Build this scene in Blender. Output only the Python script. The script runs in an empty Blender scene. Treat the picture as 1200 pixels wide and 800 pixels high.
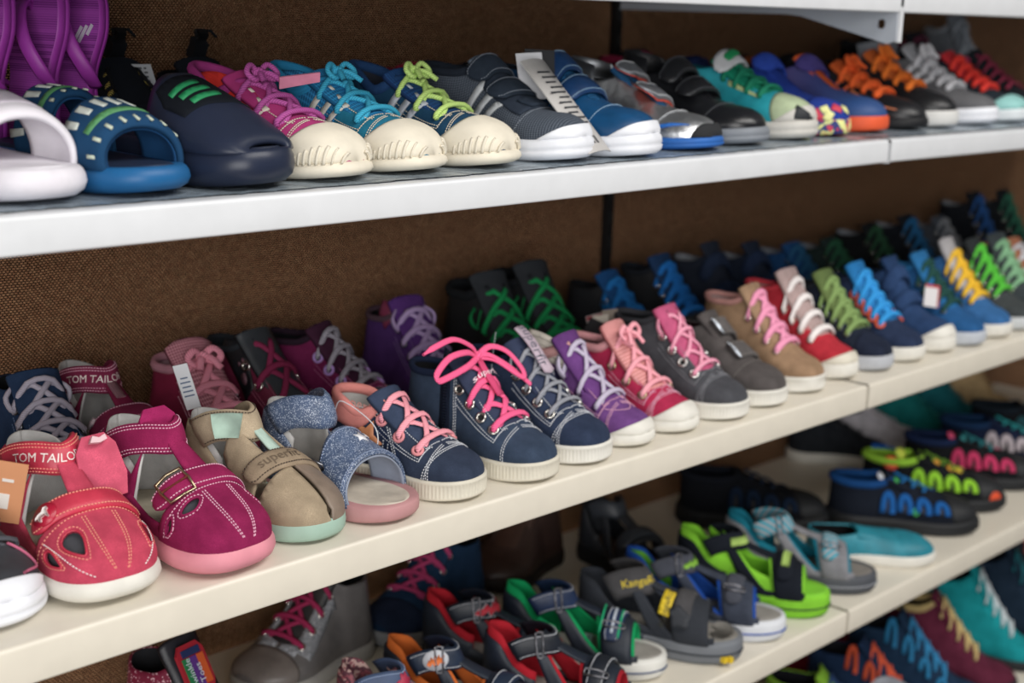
import bpy, math, random
import numpy as np
from mathutils import Matrix, Vector, geometry

random.seed(7)
SC = bpy.context.scene
COL = SC.collection

# ------------------------------------------------------------------ camera
cd = bpy.data.cameras.new('camera')
cam = bpy.data.objects.new('camera', cd)
COL.objects.link(cam)
R_CW = np.array([[0.7024498652629099, -0.14076077027586179, 0.6976751338147762],
                 [-0.7111009406297085, -0.18011114774042092, 0.6796288889498239],
                 [0.02999398319102577, -0.9735226653812301, -0.22661416760953434]])
mw = Matrix.Identity(4)
for r in range(3):
    mw[r][0] = R_CW[r][0]; mw[r][1] = -R_CW[r][1]; mw[r][2] = -R_CW[r][2]
mw.translation = Vector((0, -0.85, 0.4267))
cam.matrix_world = mw
cd.sensor_width = 36.0
cd.lens = 1668.2 * 36.0 / 1200
cd.clip_start = 0.05
cd.dof.use_dof = True
cd.dof.focus_distance = 1.17
cd.dof.aperture_fstop = 4.6
SC.camera = cam

# ------------------------------------------------------------------ world, lamps, exposure
wd = bpy.data.worlds.new('shop_ambient'); SC.world = wd
wd.use_nodes = True
bg = wd.node_tree.nodes['Background']
bg.inputs[0].default_value = (0.94, 0.96, 1.0, 1)
bg.inputs[1].default_value = 0.12


def area(name, loc, target, sx, sy, power, color):
    ld = bpy.data.lights.new(name, 'AREA')
    ld.shape = 'RECTANGLE'; ld.size = sx; ld.size_y = sy
    ld.energy = power; ld.color = color
    o = bpy.data.objects.new(name, ld); COL.objects.link(o)
    o.location = loc
    d = Vector(target) - Vector(loc)
    o.rotation_euler = d.to_track_quat('-Z', 'Y').to_euler()
    return o


area('shop_window_light', (-1.15, -2.2, 0.50), (0.6, 0.2, 0.1), 1.9, 1.4, 62, (1.0, 0.985, 0.97))
area('ceiling_light', (1.5, -1.8, 2.3), (1.3, 0.1, 0.0), 3.4, 1.0, 88, (1.0, 0.97, 0.93))
SC.view_settings.view_transform = 'Standard'
SC.view_settings.look = 'None'
SC.view_settings.gamma = 1.0
SC.view_settings.exposure = 0.0
SC.view_settings.use_curve_mapping = False


# ------------------------------------------------------------------ materials
def lin(h):
    h = h.lstrip('#')
    c = [int(h[i:i + 2], 16) / 255 for i in (0, 2, 4)]
    return tuple(x / 12.92 if x <= .04045 else ((x + .055) / 1.055) ** 2.4 for x in c) + (1,)


_M = {}


def mat(kind, col, col2=None, **kw):
    key = (kind, col, col2, tuple(sorted(kw.items())))
    if key in _M:
        return _M[key]
    m = bpy.data.materials.new(kind + '_' + col.strip('#'))
    m.use_nodes = True
    nt = m.node_tree; N = nt.nodes; Lk = nt.links
    b = N['Principled BSDF']
    c = lin(col); c2 = lin(col2) if col2 else tuple(x * .55 for x in c[:3]) + (1,)
    tc = N.new('ShaderNodeTexCoord')

    def noise(scale, detail=3, src='Object'):
        n = N.new('ShaderNodeTexNoise'); n.inputs['Scale'].default_value = scale
        n.inputs['Detail'].default_value = detail
        Lk.new(tc.outputs[src], n.inputs['Vector']); return n

    def mix(fac, a, bb):
        x = N.new('ShaderNodeMix'); x.data_type = 'RGBA'
        if isinstance(fac, float): x.inputs[0].default_value = fac
        else: Lk.new(fac, x.inputs[0])
        for i, v in ((6, a), (7, bb)):
            if isinstance(v, tuple): x.inputs[i].default_value = v
            else: Lk.new(v, x.inputs[i])
        return x.outputs[2]

    def ramp(fac, p0, p1):
        x = N.new('ShaderNodeMapRange'); x.inputs[1].default_value = p0; x.inputs[2].default_value = p1
        Lk.new(fac, x.inputs[0]); return x.outputs[0]

    def bump(h, strength, dist):
        x = N.new('ShaderNodeBump'); x.inputs['Strength'].default_value = strength
        x.inputs['Distance'].default_value = dist
        Lk.new(h, x.inputs['Height']); Lk.new(x.outputs[0], b.inputs['Normal'])

    def uvvor(scale, rnd=0.0):
        v = N.new('ShaderNodeTexVoronoi'); v.inputs['Scale'].default_value = scale
        v.inputs['Randomness'].default_value = rnd
        Lk.new(tc.outputs['UV'], v.inputs['Vector']); return v

    lt = tuple(min(1, x * 1.22 + .006) for x in c[:3]) + (1,)
    dk = tuple(x * .72 for x in c[:3]) + (1,)
    rough = kw.get('rough', .6)
    if kind == 'suede':
        n1 = noise(70, 4); n2 = noise(1100, 2)
        f = ramp(n1.outputs[0], .32, .68)
        k = mix(f, dk, lt)
        Lk.new(mix(ramp(n2.outputs[0], .2, .8), dk, k), b.inputs['Base Color'])
        b.inputs['Roughness'].default_value = .92
        b.inputs['Specular IOR Level'].default_value = .2
        b.inputs['Sheen Weight'].default_value = .25
        b.inputs['Sheen Tint'].default_value = lt
        bump(n2.outputs[0], .35, .0006)
    elif kind == 'leather':
        n1 = noise(55, 3); n2 = N.new('ShaderNodeTexVoronoi'); n2.inputs['Scale'].default_value = 650
        Lk.new(tc.outputs['Object'], n2.inputs['Vector'])
        Lk.new(mix(ramp(n1.outputs[0], .3, .7), dk, c), b.inputs['Base Color'])
        b.inputs['Roughness'].default_value = kw.get('rough', .45)
        bump(n2.outputs['Distance'], .2, .0005)
    elif kind == 'mesh':
        v = uvvor(kw.get('scale', 430), .0)
        f = ramp(v.outputs['Distance'], .30, .52)
        Lk.new(mix(f, c2, c), b.inputs['Base Color'])
        b.inputs['Roughness'].default_value = .85
        b.inputs['Specular IOR Level'].default_value = .25
        bump(v.outputs['Distance'], .5, .0008)
    elif kind == 'fabric':
        v = uvvor(900, .15)
        n1 = noise(60, 3)
        k = mix(ramp(v.outputs['Distance'], .1, .7), c, dk)
        Lk.new(mix(ramp(n1.outputs[0], .3, .7), dk, k), b.inputs['Base Color'])
        b.inputs['Roughness'].default_value = .9
        b.inputs['Specular IOR Level'].default_value = .2
        bump(v.outputs['Distance'], .4, .0005)
    elif kind == 'ribknit':
        w = N.new('ShaderNodeTexWave'); w.inputs['Scale'].default_value = 420
        w.bands_direction = 'DIAGONAL'
        Lk.new(tc.outputs['UV'], w.inputs['Vector'])
        Lk.new(mix(ramp(w.outputs['Fac'], .1, .9), dk, lt), b.inputs['Base Color'])
        b.inputs['Roughness'].default_value = .85
        bump(w.outputs['Fac'], .4, .0008)
    elif kind == 'rubber':
        n1 = noise(45, 4)
        Lk.new(mix(ramp(n1.outputs[0], .35, .75), c, tuple(x * .86 for x in c[:3]) + (1,)), b.inputs['Base Color'])
        b.inputs['Roughness'].default_value = rough
        b.inputs['Specular IOR Level'].default_value = .35
    elif kind == 'lace':
        w = N.new('ShaderNodeTexWave'); w.inputs['Scale'].default_value = kw.get('scale', 260)
        w.bands_direction = 'DIAGONAL'
        Lk.new(tc.outputs['UV'], w.inputs['Vector'])
        lo, hi = (.35, .65) if col2 else (.1, .9)
        Lk.new(mix(ramp(w.outputs['Fac'], lo, hi), c2 if col2 else tuple(x * .8 for x in c[:3]) + (1,), lt if not col2 else c), b.inputs['Base Color'])
        b.inputs['Roughness'].default_value = .8
        b.inputs['Specular IOR Level'].default_value = .25
        bump(w.outputs['Fac'], .3, .0005)
    elif kind == 'glitter':
        v = N.new('ShaderNodeTexVoronoi'); v.inputs['Scale'].default_value = kw.get('scale', 900)
        Lk.new(tc.outputs['Object'], v.inputs['Vector'])
        s = N.new('ShaderNodeSeparateColor'); Lk.new(v.outputs['Color'], s.inputs[0])
        n1 = noise(60, 3)
        base = mix(ramp(n1.outputs[0], .3, .7), dk, c)
        Lk.new(mix(ramp(s.outputs[0], .88, .9), base, lin(col2 or '#dfe3ea')), b.inputs['Base Color'])
        b.inputs['Roughness'].default_value = .5
    elif kind == 'metal':
        n1 = noise(kw.get('scale', 30), 4)
        b.inputs['Base Color'].default_value = c
        b.inputs['Metallic'].default_value = 1
        r = N.new('ShaderNodeMapRange'); r.inputs[3].default_value = rough * .7; r.inputs[4].default_value = rough * 1.3
        Lk.new(n1.outputs[0], r.inputs[0]); Lk.new(r.outputs[0], b.inputs['Roughness'])
        bump(n1.outputs[0], kw.get('crumple', .05), .004)
    elif kind == 'print':      # a printed multi-colour pattern on cloth
        v = N.new('ShaderNodeTexVoronoi'); v.inputs['Scale'].default_value = kw.get('scale', 110)
        Lk.new(tc.outputs['Object'], v.inputs['Vector'])
        s = N.new('ShaderNodeSeparateColor'); Lk.new(v.outputs['Color'], s.inputs[0])
        n1 = noise(kw.get('scale', 110) * 1.2, 2)
        k = mix(ramp(s.outputs[0], .48, .52), c, lin(col2))
        c3 = lin(kw.get('col3', col2))
        Lk.new(mix(ramp(n1.outputs[0], .54, .58), k, c3), b.inputs['Base Color'])
        b.inputs['Roughness'].default_value = .7
    elif kind == 'gradient':   # dyed from one colour at the heel to another at the toe
        s = N.new('ShaderNodeSeparateXYZ'); Lk.new(tc.outputs['Object'], s.inputs[0])
        Lk.new(mix(ramp(s.outputs[0], .04, .15), c, lin(col2)), b.inputs['Base Color'])
        b.inputs['Roughness'].default_value = .6
    else:                      # plain
        n1 = noise(40, 2)
        Lk.new(mix(ramp(n1.outputs[0], .2, .8), tuple(x * .93 for x in c[:3]) + (1,), c), b.inputs['Base Color'])
        b.inputs['Roughness'].default_value = rough
    _M[key] = m
    return m


# ------------------------------------------------------------------ mesh collecting
class MB:
    def __init__(self):
        self.v = []; self.f = []; self.uv = []; self.n = 0

    def add(self, V, F, UV=None):
        V = np.asarray(V, float).reshape(-1, 3)
        if UV is None:
            UV = np.zeros((len(V), 2))
        self.v.append(V); self.uv.append(np.asarray(UV, float).reshape(-1, 2))
        F = np.asarray(F, int)
        if len(F): self.f.append(F + self.n)
        self.n += len(V)

    def box(self, c, sx, sy, sz, rot=None):
        p = np.array([[x, y, z] for x in (-.5, .5) for y in (-.5, .5) for z in (-.5, .5)]) * (sx, sy, sz)
        if rot is not None: p = p @ np.asarray(rot).T
        self.add(p + np.asarray(c), [[0, 1, 3, 2], [4, 6, 7, 5], [0, 4, 5, 1], [2, 3, 7, 6], [0, 2, 6, 4], [1, 5, 7, 3]])

    def build(self, name, m, parent=None, smooth=True, weld=True):
        V = np.concatenate(self.v); UV = np.concatenate(self.uv)
        polys = [p for F in self.f for p in F]
        if weld:
            key = np.round(V * 2e5).astype(np.int64)
            _, idx, inv = np.unique(key, axis=0, return_index=True, return_inverse=True)
            inv = inv.reshape(-1)
        else:
            idx = np.arange(len(V)); inv = idx
        V2 = V[idx]
        loops = []; st = []; tot = []; luv = []
        for F in self.f:
            G = inv[F]
            if F.shape[1] == 4:
                d = (G[:, 0] == G[:, 1]) | (G[:, 1] == G[:, 2]) | (G[:, 2] == G[:, 3]) | (G[:, 3] == G[:, 0])
                dd = (G[:, 0] == G[:, 2]) | (G[:, 1] == G[:, 3])
                ok = ~d & ~dd
                loops.append(G[ok].reshape(-1)); luv.append(F[ok].reshape(-1)); tot.append(np.full(ok.sum(), 4))
                bad = d & ~dd
                for g, f in zip(G[bad], F[bad]):
                    gl = []; fl = []
                    for a, bb in zip(g, f):
                        if a not in gl: gl.append(a); fl.append(bb)
                    if len(gl) == 3:
                        loops.append(np.array(gl)); luv.append(np.array(fl)); tot.append(np.array([3]))
            else:
                ok = (G[:, 0] != G[:, 1]) & (G[:, 1] != G[:, 2]) & (G[:, 2] != G[:, 0])
                loops.append(G[ok].reshape(-1)); luv.append(F[ok].reshape(-1)); tot.append(np.full(ok.sum(), 3))
        loops = np.concatenate(loops); luv = np.concatenate(luv); tot = np.concatenate(tot)
        start = np.concatenate([[0], np.cumsum(tot)[:-1]])
        me = bpy.data.meshes.new(name)
        me.vertices.add(len(V2)); me.vertices.foreach_set('co', V2.astype(np.float32).reshape(-1))
        me.loops.add(len(loops)); me.loops.foreach_set('vertex_index', loops.astype(np.int32))
        me.polygons.add(len(tot)); me.polygons.foreach_set('loop_start', start.astype(np.int32))
        me.polygons.foreach_set('loop_total', tot.astype(np.int32))
        me.polygons.foreach_set('use_smooth', np.full(len(tot), smooth))
        ul = me.uv_layers.new(name='UVMap')
        ul.data.foreach_set('uv', UV[luv].astype(np.float32).reshape(-1))
        me.update(calc_edges=True)
        me.validate()
        me.materials.append(m)
        o = bpy.data.objects.new(name, me); COL.objects.link(o)
        if parent: o.parent = parent
        return o


def gridf(na, nb, ca=False, cb=False):
    i = np.arange(na if ca else na - 1)[:, None]; j = np.arange(nb if cb else nb - 1)[None, :]
    i2 = (i + 1) % na; j2 = (j + 1) % nb
    return np.stack([i * nb + j, i2 * nb + j, i2 * nb + j2, i * nb + j2], -1).reshape(-1, 4)


def norm(a):
    return a / np.maximum(np.linalg.norm(a, axis=-1, keepdims=True), 1e-9)


def smoothpath(P, n):
    """Catmull-Rom through P, n samples"""
    P = np.asarray(P, float)
    Q = np.vstack([2 * P[0] - P[1], P, 2 * P[-1] - P[-2]])
    u = np.linspace(0, len(P) - 1 - 1e-9, n); k = u.astype(int); t = (u - k)[:, None]
    a, b, c, d = Q[k], Q[k + 1], Q[k + 2], Q[k + 3]
    return .5 * (2 * b + (c - a) * t + (2 * a - 5 * b + 4 * c - d) * t ** 2 + (3 * b - a - 3 * c + d) * t ** 3)


def tube(mb, P, rw, rh=None, ns=8, up=(0, 0, 1), closed=False, cap=True):
    P = np.asarray(P, float); n = len(P)
    rh = rw if rh is None else rh
    T = norm(np.gradient(P, axis=0) if not closed else np.roll(P, -1, 0) - np.roll(P, 1, 0))
    U = np.asarray(up, float)
    U = np.broadcast_to(U, P.shape)
    S = norm(np.cross(T, U)); bad = np.linalg.norm(np.cross(T, U), axis=1) < .05
    if bad.any():
        S[bad] = norm(np.cross(T[bad], np.array([1, .2, 0.1])))
    for i in range(1, n):
        if S[i] @ S[i - 1] < 0: S[i] = -S[i]
    Nn = np.cross(S, T)
    a = np.arange(ns) / ns * 2 * np.pi
    rw = np.broadcast_to(np.asarray(rw, float), (n,)); rh = np.broadcast_to(np.asarray(rh, float), (n,))
    V = P[:, None] + S[:, None] * (np.cos(a)[None, :, None] * rw[:, None, None]) + Nn[:, None] * (np.sin(a)[None, :, None] * rh[:, None, None])
    ln = np.concatenate([[0], np.cumsum(np.linalg.norm(np.diff(P, axis=0), axis=1))])
    UV = np.stack([np.broadcast_to(ln[:, None], (n, ns)), np.broadcast_to(np.abs(a / np.pi - 1)[None, :] * .006, (n, ns))], -1)
    F = gridf(n, ns, closed, True)
    mb.add(V, F, UV)
    if cap and not closed:
        for k in (0, n - 1):
            c = P[k]; ring = V[k]
            mb.add(np.vstack([ring, c[None]]), [[i, (i + 1) % ns, ns] for i in range(ns)])


def torus(mb, c, nrm, R, r, n=14, m=6, sx=1.0):
    nrm = norm(np.asarray(nrm, float)); a = norm(np.cross(nrm, [0.3, .1, 1])); b = np.cross(nrm, a)
    t = np.arange(n) / n * 2 * np.pi
    P = np.asarray(c) + R * (np.cos(t)[:, None] * a * sx + np.sin(t)[:, None] * b)
    tube(mb, P, r, r, m, up=nrm, closed=True)


def disc(mb, c, nrm, R, n=12):
    nrm = norm(np.asarray(nrm, float)); a = norm(np.cross(nrm, [0.3, .1, 1])); b = np.cross(nrm, a)
    t = np.arange(n) / n * 2 * np.pi
    P = np.asarray(c) + R * (np.cos(t)[:, None] * a + np.sin(t)[:, None] * b)
    mb.add(np.vstack([P, [c]]), [[i, (i + 1) % n, n] for i in range(n)])


def pchip(tab):
    x = np.array([t[0] for t in tab], float); y = np.array([t[1] for t in tab], float)
    if len(x) == 1: return lambda s: np.full(np.shape(s), y[0])
    h = np.diff(x); d = np.diff(y) / h; m = np.zeros_like(y)
    m[0] = d[0]; m[-1] = d[-1]
    for i in range(1, len(x) - 1):
        if d[i - 1] * d[i] > 0:
            w1 = 2 * h[i] + h[i - 1]; w2 = h[i] + 2 * h[i - 1]
            m[i] = (w1 + w2) / (w1 / d[i - 1] + w2 / d[i])
    xs = np.linspace(0, 1, 801)
    k = np.clip(np.searchsorted(x, xs) - 1, 0, len(h) - 1)
    xc = np.clip(xs, x[0], x[-1]); t = (xc - x[k]) / h[k]
    ys = (y[k] * (1 + 2 * t) * (1 - t) ** 2 + m[k] * h[k] * t * (1 - t) ** 2 + y[k + 1] * t * t * (3 - 2 * t) + m[k + 1] * h[k] * t * t * (t - 1))
    return lambda s: np.interp(s, xs, ys)


def sstep(x, a, b):
    t = np.clip((x - a) / (b - a), 0, 1); return t * t * (3 - 2 * t)


# ------------------------------------------------------------------ things
USED_LABELS = set()


def thing(name, label, cat, loc=(0, 0, 0), rot=(0, 0, 0), group=None):
    o = bpy.data.objects.new(name, None); COL.objects.link(o)
    o.location = loc; o.rotation_euler = rot; o.empty_display_size = .02
    o['label'] = label; o['category'] = cat
    if group: o['group'] = group
    return o


def tag(o, label, cat, group=None):
    o['label'] = label; o['category'] = cat
    if group: o['group'] = group
    return o


def structure(o, label=None):
    o['kind'] = 'structure'
    if label: o['label'] = label
    return o


BLACKHOLE = None
GROUPS = {}


class Shoe:
    """A shoe described by its last: F(s, v) with s from heel to toe and v from one sole edge (-1) over the instep (0) to the other (+1)."""

    def __init__(self, name, label, cat, toe, z, yaw, L, W, hc, q=1.0, foot=1, st=.40, sv=.64, zs=.014, zt=None, inst=None, toeh=.031,
                 group=None, T=None, H=None, n=None, gap=None, lean=0.05, taper=.22, tilt=(0, 0), w=None, blunt=2.4, spring=.004, lift=0.0):
        self.L, self.W, self.q = L, W, q
        self.st, self.sv = st, sv
        self.hc = hc
        d = np.array([math.sin(math.radians(yaw)), -math.cos(math.radians(yaw))])
        rz = math.atan2(d[1], d[0])
        loc = (toe[0] - d[0] * L, toe[1] - d[1] * L, z + lift)
        self.root = thing(name, label, cat, loc, (math.radians(tilt[0]), math.radians(tilt[1]), rz), group)
        inst = inst if inst is not None else toeh * 1.2 + .18 * hc
        k = lambda a: toeh * (1 - a) + hc * a
        if T is None: T = [(0, hc * .88), (.12, hc * .84), (.25, hc * .85), (st, hc)]
        if H is None:
            H = [(0, hc * 1.38), (.2, hc * 1.28), (st, hc * 1.03), (st + .30 * (sv - st), k(.74)), (st + .70 * (sv - st), k(.36)), (sv, k(.12)),
                 (sv + .08, toeh * 1.02), (.91, toeh * .96), (1, toeh * .82)]
        self.Tf = pchip(T); self.Hf = pchip(H)
        self.nf = pchip(n or [(0, 3.4), (.3, 3.1), (.45, 2.6), (.7, 2.35), (1, 2.3)])
        self.wf = pchip(w or [(0, .78), (.16, .84), (.4, .79), (.55, .88), (.72, 1.0), (.86, .97), (1, .88)])
        zt = zt or [(0, zs), (.45, zs), (.75, zs), (1, zs + .002)]
        self.zf = pchip(zt)
        self.sp = pchip([(0, 0), (.7, 0), (1, spring)])
        self.gapf = pchip(gap or [(st, .0165), (sv - .06, .0190), (sv, .0185)])
        self.cf = pchip([(0, 0), (.45, .001 * foot), (.7, 0), (1, -.005 * foot)])
        self.lean, self.taper, self.blunt = lean, taper, blunt

    def half(self, s):
        w = self.W / 2 * self.wf(s)
        h = np.sqrt(np.clip(1 - np.clip((.17 - s) / .17, 0, 1) ** 2, 0, 1))
        t = np.clip(1 - np.clip((s - .72) / .28, 0, 1) ** self.blunt, 0, 1) ** (1 / self.blunt)
        return w * h * t

    def tcap(self, s):
        return np.clip(1 - np.clip((s - .70) / .30, 0, 1) ** 2.3, 0, 1) ** (1 / 2.3)

    def _F(self, s, v):
        s, v = np.broadcast_arrays(np.asarray(s, float), np.asarray(v, float))
        s = np.clip(s, 0, 1)
        ps = (1 - np.clip(np.abs(v), 0, 1)) * np.pi / 2
        n = self.nf(s); H = self.Hf(s) * self.tcap(s); w = self.half(s)
        c, sn = np.cos(ps), np.sin(ps)
        r = (c ** n + sn ** n) ** (-1 / n)
        zz = H * r * sn
        yy = w * r * c
        shaft = 1 - sstep(s, self.st, self.sv)
        yy = yy * (1 - self.taper * shaft * np.clip(zz / max(self.hc, .04), 0, 1.3))
        yy = yy * (1 + .05 * np.sin(np.pi * np.clip(zz / .03, 0, 1)))
        x = self.L * s + self.lean * zz * (1 - sstep(s, .3, .62)) * 1.0 - .05 * np.clip(.02 - zz, 0, .02) * 0
        return np.stack([x, np.sign(v) * yy + self.cf(s), self.zf(s) + zz], -1)

    def N(self, s, v):
        s, v = np.broadcast_arrays(np.asarray(s, float), np.asarray(v, float))
        e = 1e-3
        s1 = np.clip(s - e, 0, 1); s2 = np.clip(s + e, 0, 1)
        sc = np.clip(s, 2e-3, .996)
        s1 = sc - e; s2 = sc + e
        v1 = np.clip(v - 4e-3, -.999, .999); v2 = np.clip(v + 4e-3, -.999, .999)
        ds = self._F(s2, v) - self._F(s1, v); dv = self._F(sc, v2) - self._F(sc, v1)
        # avoid straddling the crease at v = 0
        return norm(np.cross(ds, dv))

    def F(self, s, v, off=0.0):
        p = self._F(s, v)
        if np.ndim(off) == 0 and off == 0: return p
        return p + self.N(s, v) * np.asarray(off)[..., None]

    def ve(self, s):
        """|v| of the edge of the opening"""
        s = np.asarray(s, float)
        n = self.nf(s); H = self.Hf(s) * self.tcap(s)
        zr = np.clip(self.Tf(s) / H, 0, .999)
        p1 = np.arctan2(zr, (1 - zr ** n) ** (1 / n))
        g = np.clip(self.gapf(s) / np.maximum(self.half(s), 1e-4), 0, .95)
        p2 = np.arctan2((1 - g ** n) ** (1 / n), g)
        ps = np.where(s < self.st, p1, np.where(s < self.sv, p2, np.pi / 2))
        return 1 - ps * 2 / np.pi

    # ---- sheets
    def gpatch(self, name, m, P, off=.0012, inner=-.0008, na=24, nb=8, parent=None, soft=True, mb=None, lift=None, build=True):
        q = self.q
        na = max(4, int(na * (.4 + .6 * q))); nb = max(3, int(nb * (.4 + .6 * q)))
        a = np.linspace(0, 1, na)[:, None] * np.ones((1, nb)); b = np.linspace(0, 1, nb)[None, :] * np.ones((na, 1))
        s, v = P(a, b)
        s, v = np.broadcast_arrays(s, v)
        o = np.full((na, nb), off)
        if lift is not None: o = o + lift(a, b)
        base = o - off
        if soft:
            d = np.zeros((na, nb)); d[0] = d[-1] = 1; d[:, 0] = d[:, -1] = 1
            o = o - d * (off - inner) * .45
        top = self.F(s, v, o); bot = self.F(s, v, np.full((na, nb), inner) + base)
        own = mb is None
        mb = mb or MB()
        L = self.L
        du = np.concatenate([[0], np.cumsum(np.linalg.norm(np.diff(top[:, nb // 2], axis=0), axis=1))])
        dv_ = np.concatenate([[0], np.cumsum(np.linalg.norm(np.diff(top[na // 2], axis=0), axis=1))])
        UV = np.stack([du[:, None] + 0 * a, dv_[None, :] + 0 * a], -1)
        F = gridf(na, nb)
        # orientation
        k = F[len(F) // 2]; tv = top.reshape(-1, 3)
        nn = np.cross(tv[k[1]] - tv[k[0]], tv[k[3]] - tv[k[0]])
        flip = nn @ self.N(s[na // 2, nb // 2], v[na // 2, nb // 2]) < 0
        mb.add(top, F[:, ::-1] if flip else F, UV)
        mb.add(bot, F if flip else F[:, ::-1], UV)
        ring = [(i, 0) for i in range(na)] + [(na - 1, j) for j in range(1, nb)] + [(i, nb - 1) for i in range(na - 2, -1, -1)] + [(0, j) for j in range(nb - 2, 0, -1)]
        ii = np.array(ring); n = len(ii)
        Vr = np.vstack([top[ii[:, 0], ii[:, 1]], bot[ii[:, 0], ii[:, 1]]])
        Fr = np.array([[i, (i + 1) % n, (i + 1) % n + n, i + n] for i in range(n)])
        mb.add(Vr, Fr if flip else Fr[:, ::-1], np.vstack([UV[ii[:, 0], ii[:, 1]]] * 2))
        if own and build: return mb.build(name, m, parent or self.root)
        return mb

    def poly(self, name, m, out, holes=(), off=.0015, inner=0.0, step=.006, parent=None, mb=None, smooth_out=True):
        """A free outline in (s, v), cut from sheet, with real holes."""
        def dens(pts):
            pts = np.asarray(pts, float); res = []
            for i in range(len(pts)):
                p, p2 = pts[i], pts[(i + 1) % len(pts)]
                d = math.hypot((p2[0] - p[0]) * self.L, (p2[1] - p[1]) * .06)
                k = max(1, int(d / (step * .8)))
                for j in range(k): res.append(p + (p2 - p) * j / k)
            return np.array(res)
        sig = lambda s: np.arccos(np.clip(1 - 2 * s, -1, 1)) / np.pi
        inv = lambda g: (1 - np.cos(np.pi * g)) / 2
        O = dens(out); Hs = [dens(h) for h in holes]
        allb = [O] + Hs
        pts = []; edges = []; k = 0
        for Bd in allb:
            B2 = np.stack([sig(Bd[:, 0]), Bd[:, 1] * .35], -1)
            n = len(B2); pts.append(B2); edges += [(k + i, k + (i + 1) % n) for i in range(n)]; k += n
        polys2 = [p.copy() for p in pts]
        lo = polys2[0].min(0); hi = polys2[0].max(0)
        dx = step / self.L * .55
        gx = np.arange(lo[0] + dx / 2, hi[0], dx); gy = np.arange(lo[1] + dx / 2, hi[1], dx)
        G = np.array([(x, y) for x in gx for y in gy]).reshape(-1, 2)

        def inside(P, poly):
            x, y = P[:, 0:1], P[:, 1:2]; a = poly; b = np.roll(poly, -1, 0)
            c = ((a[:, 1] > y) != (b[:, 1] > y)) & (x < (b[:, 0] - a[:, 0]) * (y - a[:, 1]) / (b[:, 1] - a[:, 1] + 1e-12) + a[:, 0])
            return c.sum(1) % 2 == 1

        def ok(P):
            r = inside(P, polys2[0])
            for h in polys2[1:]: r &= ~inside(P, h)
            return r
        if len(G):
            G = G[ok(G)]
            if len(G):
                bp = np.vstack(polys2)
                d = np.min(np.linalg.norm(G[:, None] - bp[None], axis=2), axis=1)
                G = G[d > dx * .55]
                pts.append(G)
        allp = np.vstack(pts)
        vo, eo, fo, *_ = geometry.delaunay_2d_cdt([Vector(p) for p in allp], edges, [], 0, 1e-7)
        vo = np.array([tuple(p) for p in vo])
        T = np.array([f for f in fo if len(f) == 3], int)
        cen = vo[T].mean(1); T = T[ok(cen)]
        s = inv(vo[:, 0]); v = vo[:, 1] / .35
        top = self.F(s, v, np.full(len(s), off)); bot = self.F(s, v, np.full(len(s), inner))
        t0 = T[len(T) // 2]
        nn = np.cross(top[t0[1]] - top[t0[0]], top[t0[2]] - top[t0[0]])
        if nn @ self.N(s[t0[0]], v[t0[0]]) < 0: T = T[:, ::-1]
        own = mb is None; mb = mb or MB()
        UV = np.stack([s * self.L, v * .05], -1)
        mb.add(top, T, UV); mb.add(bot, T[:, ::-1], UV)
        ed = {}
        for t in T:
            for a, b in ((t[0], t[1]), (t[1], t[2]), (t[2], t[0])): ed[(a, b)] = ed.get((a, b), 0) + 1
        be = [(a, b) for (a, b) in ed if (b, a) not in ed]
        Vr = []; Fr = []
        for a, b in be:
            k = len(Vr); Vr += [top[a], top[b], bot[b], bot[a]]; Fr.append([k + 3, k + 2, k + 1, k])
        mb.add(Vr, Fr)
        if own: return mb.build(name, m, parent or self.root, smooth=True, weld=True)
        return mb

    def stitch(self, mb, sv, off=.0016, gap=.0027, ln=.0018, wd=.0008):
        if self.q < .75: return
        sv = np.asarray(sv, float)
        P = self.F(sv[:, 0], sv[:, 1])
        d = np.concatenate([[0], np.cumsum(np.linalg.norm(np.diff(P, axis=0), axis=1))])
        t = np.arange(gap / 2, d[-1], gap)
        if len(t) == 0: return
        s = np.interp(t, d, sv[:, 0]); v = np.interp(t, d, sv[:, 1])
        s2 = np.interp(t + ln / 2, d, sv[:, 0]); v2 = np.interp(t + ln / 2, d, sv[:, 1])
        C = self.F(s, v, np.full(len(s), off)); D = norm(self.F(s2, v2, np.full(len(s), off)) - C + 1e-12); Nn = self.N(s, v)
        S = np.cross(Nn, D)
        for c, dd, nn, ss in zip(C, D, Nn, S):
            p = []
            for (i, j, k) in ((-1, -1, -1), (-1, 1, -1), (1, 1, -1), (1, -1, -1), (-.8, -.7, 1), (-.8, .7, 1), (.8, .7, 1), (.8, -.7, 1)):
                p.append(c + dd * i * ln / 2 + ss * j * wd / 2 + nn * k * .0003)
            mb.add(p, [[4, 5, 6, 7], [0, 4, 7, 3], [1, 2, 6, 5], [0, 1, 5, 4], [2, 3, 7, 6]])

    def curve(self, fn, n=40):
        t = np.linspace(0, 1, n); s, v = fn(t); s, v = np.broadcast_arrays(s, v)
        return np.stack([s, v], -1)

    # ---- sole
    def sole(self, m, style='plain', out=.0022, name='sole', top=.001, ribs=None, m2=None, toe_up=0.0):
        q = self.q
        n = int(90 * (.35 + .65 * q))
        g = np.linspace(0, 1, n); s = (1 - np.cos(np.pi * g)) / 2
        w = self.half(s); c = self.cf(s)
        A = np.stack([self.L * s, c - w], -1); B = np.stack([self.L * s, c + w], -1)[::-1]
        O = np.vstack([A, B[1:-1]])
        d = np.concatenate([[0], np.cumsum(np.linalg.norm(np.diff(np.vstack([O, O[:1]]), axis=0), axis=1))])
        K = int((420 if (style == 'ribbed' and q > .75) else 130) * (.3 + .7 * q))
        t = np.linspace(0, d[-1], K, endpoint=False)
        O2 = np.vstack([O, O[:1]])
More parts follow.
